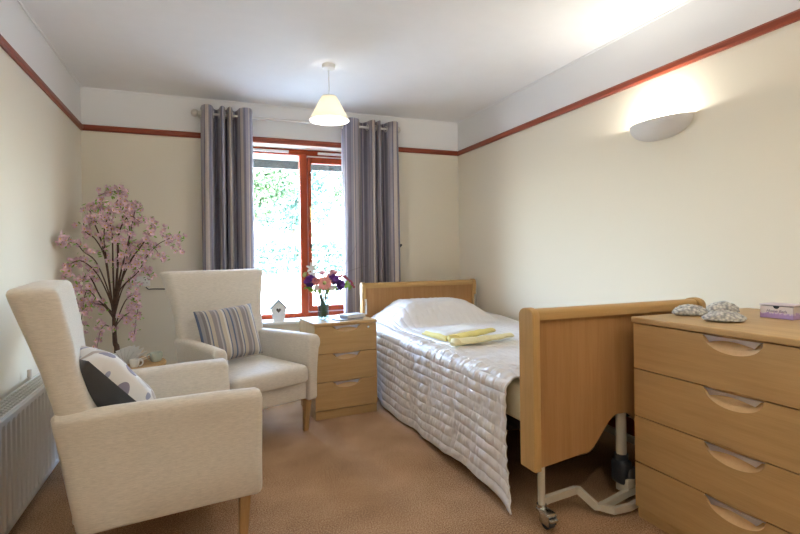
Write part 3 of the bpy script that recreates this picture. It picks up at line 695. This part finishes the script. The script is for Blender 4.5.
# folded clothes on the bed
M['yellow'] = plain('butter_yellow_cotton', (.72, .62, .22), .8, var=.08, bs=.4, bscale=60); M['paleyellow'] = plain('pale_lemon_cotton', (.76, .70, .42), .8, var=.08, bs=.4, bscale=60)
M['whitecloth'] = plain('white_cotton', (.76, .74, .70), .8, var=.02, bs=.3, bscale=50)
def roll(name, lab, p0, p1, r, mt, bend=.02, z=.634):
    p0, p1 = Vector((*p0, z)), Vector((*p1, z)); d = (p1 - p0); s = d.cross(Vector((0, 0, 1))).normalized(); n = 22; rings = []
    for k in range(n + 1):
        f = k / n; c = p0 + d * f + s * bend * math.sin(PI * f) + Vector((0, 0, r * .9)); rr = r * (1.25 - .5 * f) * (min(1, (f * (1 - f) * 26 + .25)) ** .5)
        c.z = z + rr * .75
        rings.append([c + s * rr * 1.7 * math.cos(a) * (1 + .06 * math.sin(3*a + k)) + Vector((0, 0, 1)) * rr * .75 * math.sin(a) * (1 + .08 * math.sin(k * 1.3)) for a in [2*PI*q/14 for q in range(14)]])
    bm = nb(); loft(bm, rings); return tag(obj(name, bm, mt), lab, 'folded cloth', 'folded yellow cloths on the bed')
roll('folded_cloth', 'pale lemon rolled cloth on the bed, the one nearest the footboard', (1.42, 2.73), (1.95, 2.87), .024, M['paleyellow'], .01)
roll('folded_cloth', 'bright yellow rolled cloth lying in the middle of the bed cloths', (1.45, 2.80), (1.93, 3.08), .026, M['yellow'], -.01, .640)
bm = nb(); n = 18; G = []
c4 = [Vector((1.47, 2.93, .634)), Vector((1.45, 3.26, .634)), Vector((1.90, 3.42, .636)), Vector((1.86, 3.10, .636))]
for j in range(n + 1):
    row = []
    for i in range(n + 1):
        a, b = i / n, j / n; p = (c4[0]*(1-a) + c4[3]*a)*(1-b) + (c4[1]*(1-a) + c4[2]*a)*b
        e_ = min(a, 1-a, b, 1-b); p.z += .006 + .024 * min(1, e_ * 8) ** .5 + .008 * mnoise.noise(p * 9); row.append(p)
    G.append(row)
low = [[Vector((p.x, p.y, p.z - .012 if False else .628)) for p in r] for r in G]
V1 = [[bm.verts.new(p) for p in r] for r in G]; V0 = [[bm.verts.new(p) for p in r] for r in low]
for j in range(n):
    for i in range(n):
        f = bm.faces.new((V1[j][i], V1[j][i+1], V1[j+1][i+1], V1[j+1][i])); f.material_index = 1 if (i == 0 or j == 0) else 0
        bm.faces.new((V0[j][i], V0[j+1][i], V0[j+1][i+1], V0[j][i+1]))
for k in range(n):
    for A, B, c_, d_ in ((V1[0][k], V1[0][k+1], V0[0][k+1], V0[0][k]), (V1[n][k+1], V1[n][k], V0[n][k], V0[n][k+1]), (V1[k+1][0], V1[k][0], V0[k][0], V0[k+1][0]), (V1[k][n], V1[k+1][n], V0[k+1][n], V0[k][n])):
        f = bm.faces.new((A, B, c_, d_)); f.material_index = 1
tag(obj('folded_cloth', bm, [M['whitecloth'], M['yellow']]), 'white folded cloth with yellow edging lying nearest the pillow', 'folded cloth', 'folded yellow cloths on the bed')

# ---------------------------------------------------------------- things on the chest
def stone_mat():
    m, n, b = newmat('mottled_silver_grey_rosebuds'); v = coords(n)
    vo = n.nodes.new('ShaderNodeTexVoronoi'); vo.inputs['Scale'].default_value = 75; n.links.new(v, vo.inputs['Vector'])
    n.links.new(ramp(n, vo.outputs['Distance'], [(.1, (.72, .70, .64)), (.45, (.50, .50, .48)), (.8, (.26, .27, .28))]), b.inputs['Base Color'])
    b.inputs['Roughness'].default_value = .6; bump(n, b, vo.outputs['Distance'], -.9, .006); return m
M['stone'] = stone_mat()
def lump(lab, x, y, rx, ry, rz, ang):
    bm = nb(); bmesh.ops.create_icosphere(bm, subdivisions=5, radius=1)
    for v in bm.verts:
        p = v.co.copy(); k = 1 + .10 * mnoise.noise(p * 2.5 + Vector((x*9, 0, 0))) + .07 * mnoise.noise(p * 9) ; v.co = Vector((p.x * rx * k, p.y * ry * k, (p.z * rz * k if p.z > 0 else p.z * rz * .25)))
    lo = min(v.co.z for v in bm.verts)
    for v in bm.verts: v.co.z -= lo
    o = obj('decorative_stone', bm, M['stone'], None, True, (x, y, .906), (0, 0, ang)); return tag(o, lab, 'ornament', 'grey textured ornaments on the chest')
lump('grey textured ornament on the chest, the one nearest the bed footboard', 2.062, 1.630, .073, .052, .040, D(-20))
lump('grey textured ornament on the chest, frontmost of the three', 2.0, 1.425, .080, .056, .036, D(-30))
lump('grey textured ornament half hidden behind the frontmost one on the chest', 2.235, 1.60, .078, .05, .046, D(-10))
M['lilac'] = plain('lilac_card', (.46, .34, .52), .6, var=.05); M['ivory'] = plain('ivory_card', (.66, .58, .50), .6, var=.04)
def pattern_card():
    m, n, b = newmat('ivory_card_with_lilac_floral_band'); t = n.nodes.new('ShaderNodeTexCoord'); sp = n.nodes.new('ShaderNodeSeparateXYZ'); n.links.new(t.outputs['Object'], sp.inputs[0])
    nz = noise_(n, coords(n), 90, 3); a = n.nodes.new('ShaderNodeMath'); a.operation = 'MULTIPLY_ADD'; a.inputs[1].default_value = .035; n.links.new(nz, a.inputs[0]); n.links.new(sp.outputs[2], a.inputs[2])
    n.links.new(ramp(n, a.outputs[0], [(0, (.42, .28, .52)), (.038, (.60, .48, .62)), (.042, (.66, .58, .55)), (.072, (.70, .64, .58))], 'CONSTANT'), b.inputs['Base Color']); return m
M['cardpat'] = pattern_card()
t = thing('keepsake_box', 'small ivory and lilac patterned card box with lid ajar on the chest', 'box', (2.322, 1.392, .906), (0, 0, D(-86)))
bm = nb(); w_, d_, h_ = .064, .05, .052
for a in ((-w_, w_, -d_, -d_ + .003, 0, h_), (-w_, w_, d_ - .003, d_, 0, h_), (-w_, -w_ + .003, -d_, d_, 0, h_), (w_ - .003, w_, -d_, d_, 0, h_), (-w_, w_, -d_, d_, 0, .003)): box(bm, *a)
obj('tray', bm, M['cardpat'], t, False)
bm = nb(); box(bm, -w_ - .002, w_ + .002, -d_ - .004, d_ + .002, h_ + .003, h_ + .007, .001); M['lidp'] = plain('pale_pink_card', (.62, .52, .56), .6, var=.04); obj('lid', bm, M['lidp'], t)
bm = nb(); prism(bm, [(.012 * math.cos(k / 12 * PI), h_ + .001 - .012 * math.sin(k / 12 * PI)) for k in range(13)], 1, -d_ - .0008, -d_ + .001); obj('thumb_notch', bm, M['black'], t, False)
bm = nb(); box(bm, -w_ + .004, w_ - .004, -d_ + .004, d_ - .004, .003, h_ - .002); obj('lining', bm, M['black'], t, False)
def text(s, size, parent, loc, rot, mt, name='lettering', ext=.0006):
    cu = bpy.data.curves.new(name, 'FONT'); cu.body = s; cu.size = size; cu.extrude = ext; cu.align_x = 'CENTER'; cu.shear = .3
    o = bpy.data.objects.new(name, cu); C.objects.link(o); dg = bpy.context.evaluated_depsgraph_get()
    me = bpy.data.meshes.new_from_object(o.evaluated_get(dg)); bpy.data.objects.remove(o); r = obj(name, me, mt, parent, False, loc, rot); return r
M['ink'] = plain('grey_violet_ink', (.26, .22, .30), .6); text('Home Bath', .017, t, (0, -d_ - .0006, .026), (PI/2, 0, 0), M['ink'])

# ---------------------------------------------------------------- things on the bedside cabinet
TZ = .706
VX, VY = .862, 3.81
v = thing('glass_vase', 'clear glass vase holding a mixed bouquet on the bedside cabinet', 'vase', (VX, VY, TZ))
bm = nb(); lathe(bm, [(.001, 0), (.040, 0), (.043, .004), (.043, .08), (.054, .24), (.051, .24), (.040, .08), (.039, .014), (.001, .013)], 36); obj('vessel', bm, M['vaseglass'], v)
bm = nb(); lathe(bm, [(.001, .0145), (.0385, .0145), (.0395, .08), (.0425, .12), (.001, .12)], 32); obj('water', bm, M['water'], v)
M['stem'] = plain('dark_green_stem', (.11, .20, .08), .6, var=.2); M['purple'] = plain('deep_violet_petal', (.13, .035, .30), .6, var=.3, scale=40); M['pinkg'] = plain('salmon_pink_petal', (.78, .34, .32), .6, var=.15, scale=60)
M['pinkl'] = plain('soft_pink_petal', (.72, .40, .48), .6, var=.15, scale=60); M['whitep'] = plain('white_petal', (.85, .83, .80), .6, var=.05); M['twig'] = plain('dark_twig', (.10, .06, .06), .8); M['limep'] = plain('lime_bud', (.45, .52, .20), .6); M['wine'] = plain('wine_red_tassel', (.30, .05, .09), .7, var=.3, scale=80)
def petal(bm, c, ax, up, L, W, curl, mi=0):          # one petal as a small bent leaf shape
    s = ax.cross(up).normalized(); n = 5; prev = None
    for k in range(n + 1):
        f = k / n; wdt = W * math.sin(PI * (.12 + .80 * f)) ** .8 * (1 if f < 1 else .5); p = c + ax * L * f + up * curl * L * f * f
        row = (bm.verts.new(p - s * wdt/2 + up * W * .12), bm.verts.new(p), bm.verts.new(p + s * wdt/2 + up * W * .12))
        if prev:
            for q in (0, 1): f_ = bm.faces.new((prev[q], prev[q+1], row[q+1], row[q])); f_.material_index = mi
        prev = row
def head(bm, c, nrm, kind, r):
    nrm = Vector(nrm).normalized(); a = nrm.orthogonal().normalized(); b = nrm.cross(a)
    lay = {'gerbera': ((20, 1, .30, .05), (16, .72, .24, .25)), 'ruffle': ((7, 1, .9, .25), (6, .8, .9, .7), (5, .55, .8, 1.2)), 'star': ((6, 1, .42, .15),)}[kind]
    for n, L, W, cu in lay:
        for k in range(n):
            an = 2*PI*k/n + L * 3 + random.uniform(-.06, .06); petal(bm, c, a * math.cos(an) + b * math.sin(an), nrm, r * L * random.uniform(.92, 1.05), r * W, cu)
def flower(lab, tip, nrm, kind, r, mt, center=None, cat='flower', sx=0, name='cut_flower'):
    r *= 1.1; tip = Vector(tip); o = thing(name, lab, cat, (VX, VY, TZ)); base = Vector((random.uniform(-.022, .022), random.uniform(-.018, .018), .018)); L = tip - Vector((VX, VY, TZ))
    neck = Vector((L.x * .36, L.y * .32, .215)); neck.x = max(-.036, min(.036, neck.x)); neck.y = max(-.03, min(.03, neck.y))
    bm = nb(); tube(bm, spline([base, neck * .6 + base * .4, neck, (neck + L) / 2 + Vector((0, 0, .01)), L], 5), .0038, 6); obj('stem', bm, M['stem'], o)
    bm = nb(); head(bm, L, nrm, kind, r); obj('petals', bm, mt, o)
    if center: bm = nb(); n_ = Vector(nrm).normalized(); sphere(bm, L + n_ * r * .08, r * .24, 1, 1, 1, 12, 8); obj('flower_centre', bm, center, o)
Yv = VY
def V(px, py, y=Yv): return at(px, py, y)
toc = Vector((-.25, -1, .25))
flower('large salmon-pink gerbera facing out from the centre of the vase', V(324.5, 283, 3.72), toc, 'gerbera', .056, M['pinkg'], M['limep'])
flower('violet flower left of the gerbera in the vase', V(311, 281.5, 3.76), (-.6, -1, .3), 'ruffle', .047, M['purple'])
flower('violet flower just right of the gerbera in the vase', V(333.5, 280.5, 3.76), (.3, -1, .5), 'ruffle', .045, M['purple'])
flower('violet flower furthest right and lowest in the vase', V(339, 284.5, 3.74), (.6, -1, .1), 'ruffle', .042, M['purple'])
flower('small salmon bloom between the left violet flower and the gerbera', V(316, 281.5, 3.73), (-.3, -1, .4), 'ruffle', .030, M['pinkg'])
flower('soft pink bloom at the top right of the bouquet', V(333, 273.5, 3.80), (.2, -.6, 1), 'ruffle', .034, M['pinkl'])
flower('small soft pink bloom above the gerbera', V(322, 274, 3.85), (-.1, -.5, 1), 'ruffle', .026, M['pinkl'])
flower('small pale pink bloom between the gerbera and the right violet flowers', V(329.5, 277, 3.79), (.1, -.8, .7), 'ruffle', .028, M['pinkl'])
flower('small white bloom low between the left violet flower and the gerbera', V(317.5, 287, 3.74), (-.2, -1, -.1), 'ruffle', .022, M['whitep'])
flower('small white bloom low right of the gerbera', V(331, 287.5, 3.74), (.2, -1, -.1), 'ruffle', .022, M['whitep'])
flower('lime green bud at the left edge of the bouquet', V(305.5, 275, 3.8), (-.8, -.6, .5), 'ruffle', .022, M['limep'])
def spray(name, lab, cat, pts, r0, mt, extra=None):
    o = thing(name, lab, cat, (VX, VY, TZ)); org = Vector((VX, VY, TZ)); P = [Vector((random.uniform(-.01, .01), .01, .017))] + [p - org for p in pts]
    sp = spline(P, 6); bm = nb(); tube(bm, sp, [r0 * (1 - .7 * k / len(sp)) for k in range(len(sp))], 6); obj('stem', bm, mt, o)
    if extra: extra(o, P)
def orchid(o, P):
    for (dx, dz, rr) in ((-.07, .0, .045), (-.055, -.05, .04)):
        bm = nb(); p = P[-2] + Vector((dx * .6, -.01, dz)); head(bm, p, (-.3, -1, .1), 'star', rr); obj('white_bloom', bm, M['whitep'], o)
    bm = nb(); sphere(bm, P[-1], .011, 1, 1, 1.5, 8, 6); obj('bud', bm, M['twig'], o)
spray('orchid_stem', 'tall dark stem with white blooms rising at the left of the vase', 'flower', [at(322, 296, 3.81), at(317, 268, 3.82), at(311, 246, 3.84)], .0025, M['twig'], orchid)
spray('bare_twig', 'thin pale twig reaching up right from the vase, the taller one', 'twig', [at(325, 296, 3.81), at(337, 275, 3.83), at(352, 254, 3.86), at(357, 243, 3.87)], .0018, M['twig'])
spray('bare_twig', 'long thin twig reaching far right from the vase toward the curtain', 'twig', [at(326, 296, 3.81), at(342, 276, 3.83), at(358, 268, 3.86), at(367, 266, 3.87)], .0018, M['twig'])
def tassel(o, P):
    bm = nb(); sp = spline(P[-4:], 8)
    for p in sp:
        for _ in range(3): sphere(bm, p + Vector((random.uniform(-.006, .006), random.uniform(-.006, .006), random.uniform(-.006, .006))), .0075, 1, 1, 1, 6, 4)
    obj('tassel', bm, M['wine'], o)
spray('drooping_amaranth', 'wine-red drooping spray curving out at the right of the bouquet', 'flower', [at(326, 296, 3.81), at(335, 278, 3.80), at(343, 276, 3.78), at(350, 281, 3.76), at(354, 287, 3.75)], .0025, M['twig'], tassel)
WHERE = ['directly below the left violet flower', 'left of the vase rim below the gerbera', 'right of the vase rim below the gerbera', 'below the gap between gerbera and right violet flowers', 'below the lowest right violet flower', 'furthest left under the lime bud', 'furthest right, upper, beside the wine-red spray', 'furthest right, lower, under the wine-red spray']
for k, (px, py) in enumerate(((314, 290), (319, 289), (329, 289), (334, 288), (339, 289), (308, 287), (345, 284), (350, 286))):
    o = thing('foliage_sprig', 'dark green leaf sprig in the vase, ' + WHERE[k], 'foliage', (VX, VY, TZ), group='leaf sprigs under the bouquet'); L = at(px, py, 3.77) - Vector((VX, VY, TZ))
    bm = nb(); tube(bm, spline([(0.006 * (k - 4), .004, .02), (L.x * .3, L.y * .25, .19), L], 5), .003, 6); obj('stem', bm, M['stem'], o)
    bm = nb()
    for q in range(5): an = 2*PI*q/5 + k; petal(bm, L, Vector((math.cos(an), -.3, math.sin(an) * .7)).normalized(), Vector((0, -.6, .8)), .040, .020, .1)
    obj('leaf_cluster', bm, M['leaf'], o)
M['cover'] = plain('slate_blue_cover', (.12, .13, .17), .35, var=.05); M['paper'] = plain('book_pages', (.74, .73, .72), .7, var=.03, sc3=(1, 1, 60)); M['bluewhite'] = plain('pale_blue_grey_cover', (.50, .50, .56), .4, var=.04)
def book(name, lab, loc, rz, w, d, h, mt, cat='book'):
    t = thing(name, lab, cat, loc, (0, 0, rz)); bm = nb(); c = .002
    box(bm, -w, w, -d, d, 0, c, .0008, 1); box(bm, -w, w, -d, d, h - c, h, .0008, 1); box(bm, -w, -w + c, -d, d, c, h - c); obj('cover', bm, mt, t, False)
    bm = nb(); box(bm, -w + c, w - .003, -d + .003, d - .003, c, h - c); obj('pages', bm, M['paper'], t, False)
book('notebook', 'thin slate notebook lying flat on the bedside cabinet under the book', (1.035, 3.742, TZ), D(14), .105, .07, .009, M['cover'])
book('book', 'thick pale blue-grey book lying on the slate notebook by the vase', (1.085, 3.772, TZ + .0095), D(18), .085, .058, .026, M['bluewhite'])

# birdhouse on the sill
t = thing('birdhouse', 'small white birdhouse with grey-green roof and heart opening on the sill', 'ornament', (.655, 4.775, .592), (0, 0, D(-8)))
bm = nb(); poly = [(-.048, 0), (.048, 0), (.072, .118), (0, .192), (-.072, .118)]; prism(bm, poly, 1, -.035, .035); obj('body', bm, M['white'], t, False)
M['roofp'] = plain('grey_green_paint', (.16, .24, .25), .6)
bm = nb()
for s in (-1, 1): prism(bm, [(0, .193), (s * .096, .094), (s * .103, .102), (0, .207)], 1, -.050, .050)
obj('roof', bm, M['roofp'], t, False)
bm = nb(); hp = [(-.0 + .00135 * 16 * math.sin(a)**3, .104 + .0015 * (13*math.cos(a) - 5*math.cos(2*a) - 2*math.cos(3*a) - math.cos(4*a))) for a in [2*PI*k/32 for k in range(32)]]
prism(bm, hp, 1, -.0362, -.034); obj('heart_hole_dark', bm, M['black'], t, False)  # black heart plate stands for the darkness inside the hole
bm = nb(); box(bm, -.052, .052, -.038, .038, 0, .006, .001); obj('base', bm, M['white'], t)

# ---------------------------------------------------------------- corner: side table, open book, cups, blossom tree, socket
M['tablew'] = wood('side_table_beech', BD, BL, 0)
tb = thing('side_table', 'round beech side table between the two armchairs, mostly hidden', 'side table', (-.47, 3.36, 0))
bm = nb(); lathe(bm, [(.001, .545), (.25, .545), (.256, .553), (.256, .565), (.25, .572), (.001, .572)], 48); obj('tabletop', bm, M['tablew'], tb)
bm = nb(); tube(bm, [(0, 0, .02), (0, 0, .545)], .026, 16); obj('column', bm, M['leg_wood'], tb)
bm = nb(); lathe(bm, [(.001, 0), (.16, 0), (.16, .012), (.05, .03), (.001, .03)], 36); obj('base', bm, M['leg_wood'], tb)
TT = .5725
t = thing('open_book', 'open book standing face-up on the side table before the blossom tree', 'book', (-.415, 3.37, TT), (0, 0, D(-20)))
bm = nb()
for k in range(9):
    a = D(20 + k * 17); ax = Vector((math.cos(a), 0, math.sin(a))); s = Vector((-math.sin(a), 0, math.cos(a))) * .0012
    vs = [Vector((0, -.06, .004)), Vector((0, .06, .004))]; e1 = ax * .095
    q = [bm.verts.new(p) for p in (vs[0] - s, vs[1] - s, vs[1] + e1 - s, vs[0] + e1 - s, vs[0] + s, vs[1] + s, vs[1] + e1 + s, vs[0] + e1 + s)]
    for f in ((0, 1, 2, 3), (7, 6, 5, 4), (0, 4, 5, 1), (2, 6, 7, 3), (1, 5, 6, 2), (0, 3, 7, 4)): bm.faces.new([q[i] for i in f])
obj('pages', bm, M['paper'], t, False)
bm = nb()
for a in (D(12), D(164)):
    ax = Vector((math.cos(a), 0, math.sin(a))); s = Vector((-math.sin(a), 0, math.cos(a))) * .0015; e1 = ax * .10
    q = [bm.verts.new(p) for p in (Vector((0, -.063, .003)) - s, Vector((0, .063, .003)) - s, Vector((0, .063, .003)) + e1 - s, Vector((0, -.063, .003)) + e1 - s, Vector((0, -.063, .003)) + s, Vector((0, .063, .003)) + s, Vector((0, .063, .003)) + e1 + s, Vector((0, -.063, .003)) + e1 + s)]
    for f in ((0, 1, 2, 3), (7, 6, 5, 4), (0, 4, 5, 1), (2, 6, 7, 3), (1, 5, 6, 2), (0, 3, 7, 4)): bm.faces.new([q[i] for i in f])
obj('cover', bm, M['ivory'], t, False)
M['mugc'] = plain('pale_green_glaze', (.52, .58, .52), .25, var=.02)
def cup(name, lab, x, y, r, h, mt, hang):
    t = thing(name, lab, 'cup', (x, y, TT), (0, 0, hang)); bm = nb(); lathe(bm, [(.001, 0), (r*.7, 0), (r*.8, .004), (r, h*.5), (r, h), (r-.003, h), (r-.003, h*.5), (r*.7, .006), (.001, .006)], 28); obj('bowl', bm, mt, t)
    bm = nb(); tube(bm, [(r - .002 + .02*math.sin(a), 0, h*.52 + .02*math.cos(a)) for a in [PI*k/10 for k in range(11)]], .0035, 8); obj('handle', bm, mt, t)
cup('tea_cup', 'pale green tea cup on the side table beside the far armchair', -.272, 3.37, .036, .052, M['mugc'], D(160))
cup('milk_jug', 'small white jug with looped handle between the open book and the tea cup', -.375, 3.24, .026, .045, M['white'], D(10))

M['socketdark'] = M['black']
t = thing('power_socket', 'white double wall socket behind the blossom tree', 'socket', (-.50, YB, 1.0))
bm = nb(); box(bm, -.073, .073, -.009, 0, -.043, .043, .003); obj('plate', bm, M['plastic'], t)
for s in (-1, 1):
    bm = nb(); x = s * .036
    box(bm, x - .004, x + .004, -.0095, -.008, .008, .018); box(bm, x - .016, x - .009, -.0095, -.008, -.016, -.011); box(bm, x + .009, x + .016, -.0095, -.008, -.016, -.011); obj('pin_holes', bm, M['black'], t, False)
    bm = nb(); box(bm, x - s * -.016 - .005, x - s * -.016 + .005, -.012, -.008, .02, .034, .001); obj('switch', bm, M['plastic'], t)
bm = nb(); tube(bm, spline([(-.46, YB - .012, .95), (-.44, YB - .010, .932), (-.4, YB - .010, .932), (-.2, YB - .012, .925), (.1, YB - .012, .93)], 6), .0045, 8)
tag(obj('wall_cable', bm, M['black']), 'thin dark cable running level along the back wall below the socket', 'cable')
t = thing('curtain_hook', 'small black tie-back hook on the wall right of the right curtain', 'hook', (1.897, YB, 1.285))
bm = nb(); tube(bm, [(0, 0, 0), (0, -.006, 0)], .014, 14); obj('backplate', bm, M['black'], t); bm = nb(); tube(bm, spline([(0, -.004, 0), (0, -.03, .0), (.0, -.045, .012)]), .007, 8); sphere(bm, (0, -.045, .014), .012); obj('peg', bm, M['black'], t)

pl = thing('blossom_tree', 'artificial pink cherry blossom tree in a pot in the left back corner', 'plant', (-.63, 4.36, 0))
ORG = Vector((-.63, 4.36, 0))
bm = nb(); lathe(bm, [(.001, 0), (.11, 0), (.125, .01), (.15, .26), (.155, .28), (.143, .28), (.138, .25), (.001, .25)], 40); obj('pot', bm, M['pot'], pl)
bm = nb(); lathe(bm, [(.001, .262), (.138, .255), (.138, .24), (.001, .24)], 32); obj('soil', bm, M['soil'], pl)
def W(px, py, y): return at(px, py, y) - ORG
Y0 = 4.36
trunk0 = [Vector((0, 0, .25)), Vector((.008, 0, .5)), W(115, 342, Y0), W(114, 318, Y0)]
stems = [  # (pixel path above the fork, depth) main leaders and arching twigs
 ([(112, 300), (108, 270), (104, 240), (106, 222), (115, 205), (122, 192), (118, 191), (108, 192), (98, 196)], 4.36),
 ([(116, 298), (121, 272), (127, 248), (132, 225), (135, 210)], 4.30),
 ([(114, 300), (113, 265), (112, 235), (108, 215)], 4.42),
 ([(118, 296), (126, 262), (130, 235), (126, 215), (120, 205), (135, 207), (142, 205)], 4.38),
 ([(118, 290), (130, 262), (142, 245), (150, 232), (152, 222)], 4.30),
 ([(120, 290), (138, 272), (146, 258), (156, 246), (166, 240), (175, 237), (184, 239)], 4.25),
 ([(110, 300), (98, 275), (84, 262), (74, 262), (64, 270), (60, 278)], 4.0),
 ([(108, 290), (96, 262), (84, 252), (76, 243), (66, 240), (61, 243)], 3.95),
 ([(106, 262), (96, 240), (86, 232), (84, 222), (90, 218), (98, 224)], 4.15),
 ([(104, 252), (94, 222), (90, 210), (94, 204), (99, 206), (101, 216)], 4.2),
 ([(112, 312), (98, 300), (88, 290), (84, 300), (82, 316), (80, 326)], 4.1),
 ([(114, 320), (104, 306), (94, 304), (84, 306), (76, 308)], 4.2),
 ([(118, 318), (126, 300), (134, 296), (138, 306), (136, 320), (134, 338)], 4.3),
 ([(116, 326), (124, 316), (132, 312), (139, 314)], 4.3),
 ([(114, 330), (105, 325), (100, 333), (97, 348)], 4.25),
 ([(122, 290), (132, 276), (141, 268), (147, 272), (150, 277)], 4.32),
 ([(124, 270), (134, 250), (144, 243), (156, 250), (162, 262)], 4.36),
 ([(118, 260), (118, 240), (122, 225), (130, 216), (140, 222)], 4.22),
 ([(100, 296), (92, 280), (86, 276), (78, 284), (74, 296)], 4.12)]
bm = nb(); tp = spline(trunk0, 5); tube(bm, tp, [.024 - .0007 * k for k in range(len(tp))], 10); obj('trunk', bm, M['bark'], pl)
def clampwall(p):
    p = p.copy(); p.x = max(p.x, XL - ORG.x + .045); p.y = min(p.y, YB - ORG.y - .04); return p
rnd = random.Random(3); sites = []
for path, yy in stems:
    n = len(path); pts = [trunk0[-1] if path[0][1] < 316 else W(115, 332, Y0)]
    for k, (px, py) in enumerate(path): pts.append(W(px, py, Y0 + (yy - Y0) * (k + 1) / n + rnd.uniform(-.03, .03)))
    sp = [clampwall(q) for q in spline(pts, 6)]; main = path[0][1] < 302 and len(path) > 3
    bm = nb(); r0 = .010 if len(path) < 6 and path[-1][1] < 230 else .006; tube(bm, sp, [max(.0018, r0 * (1 - .8 * k / len(sp))) for k in range(len(sp))], 6); obj('branch', bm, M['bark'], pl)
    for k in range(len(sp) // 3, len(sp)):
        f = k / len(sp); m = 2 if f > .4 else 1
        for _ in range(m):
            if rnd.random() < .52: sites.append(sp[k] + Vector((rnd.gauss(0, .022), rnd.gauss(0, .03), rnd.gauss(0, .022))))
for path, yy in stems[:6]:       # side twigs fill the middle of the crown
    for _ in range(5):
        px, py = path[rnd.randrange(1, len(path) - 1)]; p = W(px + rnd.uniform(-8, 16), py + rnd.uniform(-7, 16), Y0 + rnd.uniform(-.16, .10)); sites.append(p)
        for q in range(2): sites.append(p + Vector((rnd.gauss(0, .03), rnd.gauss(0, .03), rnd.gauss(0, .03))))
bms = []
for v_ in range(3):
    bm = nb()
    for k in range(5):
        an = 2*PI*k/5; petal(bm, Vector((0, 0, 0)), Vector((math.cos(an), math.sin(an), .15)).normalized(), Vector((0, 0, 1)), .025, .021, .25 + .3 * v_)
    sphere(bm, Vector((0, 0, .004)), .0055, 1, 1, .8, 8, 5, mi=1)
    for k in range(2): petal(bm, Vector((0, 0, -.003)), Vector((math.cos(k*2.4), math.sin(k*2.4), -.4)).normalized(), Vector((0, 0, 1)), .012, .006, 0, mi=2)
    me = bpy.data.meshes.new('blossom'); bm.to_mesh(me); bm.free()
    for m in (M['petal'], M['stamen'], M['leaf']): me.materials.append(m)
    for p in me.polygons: p.use_smooth = True
    bms.append(me)
rnd.shuffle(sites); rest = nb()
for k, p in enumerate(sites):
    p = clampwall(p); d = Vector((rnd.gauss(0, .7), rnd.gauss(-.7, .6), rnd.gauss(.1, .6))).normalized(); R = d.to_track_quat('Z', 'Y').to_matrix().to_4x4() @ Matrix.Rotation(rnd.random()*6, 4, 'Z')
    Mx = Matrix.Translation(p) @ R @ Matrix.Scale(rnd.uniform(.78, 1.12), 4); me = bms[k % 3]
    if k < 100:
        o = bpy.data.objects.new('blossom', me); C.objects.link(o); o.parent = pl; o.matrix_local = Mx
    else:
        n0 = len(rest.verts); f0 = len(rest.faces); rest.from_mesh(me); rest.verts.ensure_lookup_table()
        for v_ in rest.verts[n0:]: v_.co = Mx @ v_.co
o = obj('blossom_mass', rest, [M['petal'], M['stamen'], M['leaf']], pl); o['kind'] = 'stuff'
bm = nb()
for k in range(320):
    p = clampwall(sites[rnd.randrange(len(sites))] + Vector((rnd.gauss(0, .02), rnd.gauss(0, .02), rnd.gauss(0, .02))))
    petal(bm, p, Vector((rnd.gauss(0, 1), rnd.gauss(0, 1), rnd.gauss(.4, .6))).normalized(), Vector((rnd.gauss(0, .3), -.6, .7)).normalized(), rnd.uniform(.022, .036), .013, .1)
o = obj('leaves', bm, M['leaf'], pl); o['kind'] = 'stuff'

# ---------------------------------------------------------------- radiator on the left wall
rd = thing('radiator', 'white ribbed panel radiator on the left wall behind the near armchair', 'radiator', (-.77, 2.6, 0))
M['radw'] = plain('radiator_enamel', (.64, .62, .58), .35, var=.01)
Y1, Y2, Z0, Z1 = 1.55, 3.42, .045, .545
bm = nb(); prof = []; n = int((Y2 - Y1 - .06) / .06)
prof.append((0, Y1 - 2.6)); prof.append((0, Y1 + .03 - 2.6))
for k in range(n):
    y = Y1 + .03 + k * .06 - 2.6; prof += [(0, y + .004), (-.018, y + .016), (-.018, y + .030), (0, y + .042)]
prof.append((0, Y2 - 2.6))
zz = [(Z0, -.008), (Z0 + .012, 0), (Z0 + .035, 0), (Z0 + .05, 1), (Z1 - .04, 1), (Z1 - .028, 0), (Z1 - .006, 0), (Z1, -.006)]
rings = [[((x * (1 if g == 1 else 0)) + (g if g < 0 else 0), y, z) for x, y in prof] for z, g in zz]
loft(bm, rings, False, False); obj('front_panel', bm, M['radw'], rd)
bm = nb(); box(bm, -.075, -.04, Y1 - 2.6, Y2 - 2.6, Z0 + .01, Z1 - .05); obj('convector_core', bm, M['dark'], rd, False)  # core coloured dark to put the inside shadow between the grille slats
bm = nb(); box(bm, -.112, -.103, Y1 - 2.605, Y2 - 2.595, Z1 - .05, Z1 + .004, .001, 1); box(bm, -.02, -.009, Y1 - 2.605, Y2 - 2.595, Z1 - .03, Z1 + .002, .001, 1)
for k in range(int((Y2 - Y1) / .03)): y = Y1 + .007 + k * .03 - 2.6; box(bm, -.104, -.019, y, y + .007, Z1 - .006, Z1 + .001)
for k in range(1, 4): x = -.104 + k * .021; box(bm, x, x + .004, Y1 - 2.6, Y2 - 2.6, Z1 - .005, Z1 + .0005)
obj('top_grille', bm, M['radw'], rd, False)
bm = nb(); box(bm, -.112, .0, Y2 - 2.6, Y2 - 2.597, Z0, Z1 + .002, .001, 1); obj('side_panel', bm, M['radw'], rd)
bm = nb(); tube(bm, [(-.125, .70, Z1 - .05), (-.125, .70, Z1 + .02)], .007, 12); tube(bm, [(-.125, .70, Z1 + .01), (-.125, .70, Z1 + .05)], .011, 16); obj('valve', bm, M['ivory'], rd)
for y in (-.8, .6):
    bm = nb(); box(bm, -.157, -.11, y, y + .03, .2, .45, .002); obj('wall_bracket', bm, M['radw'], rd)
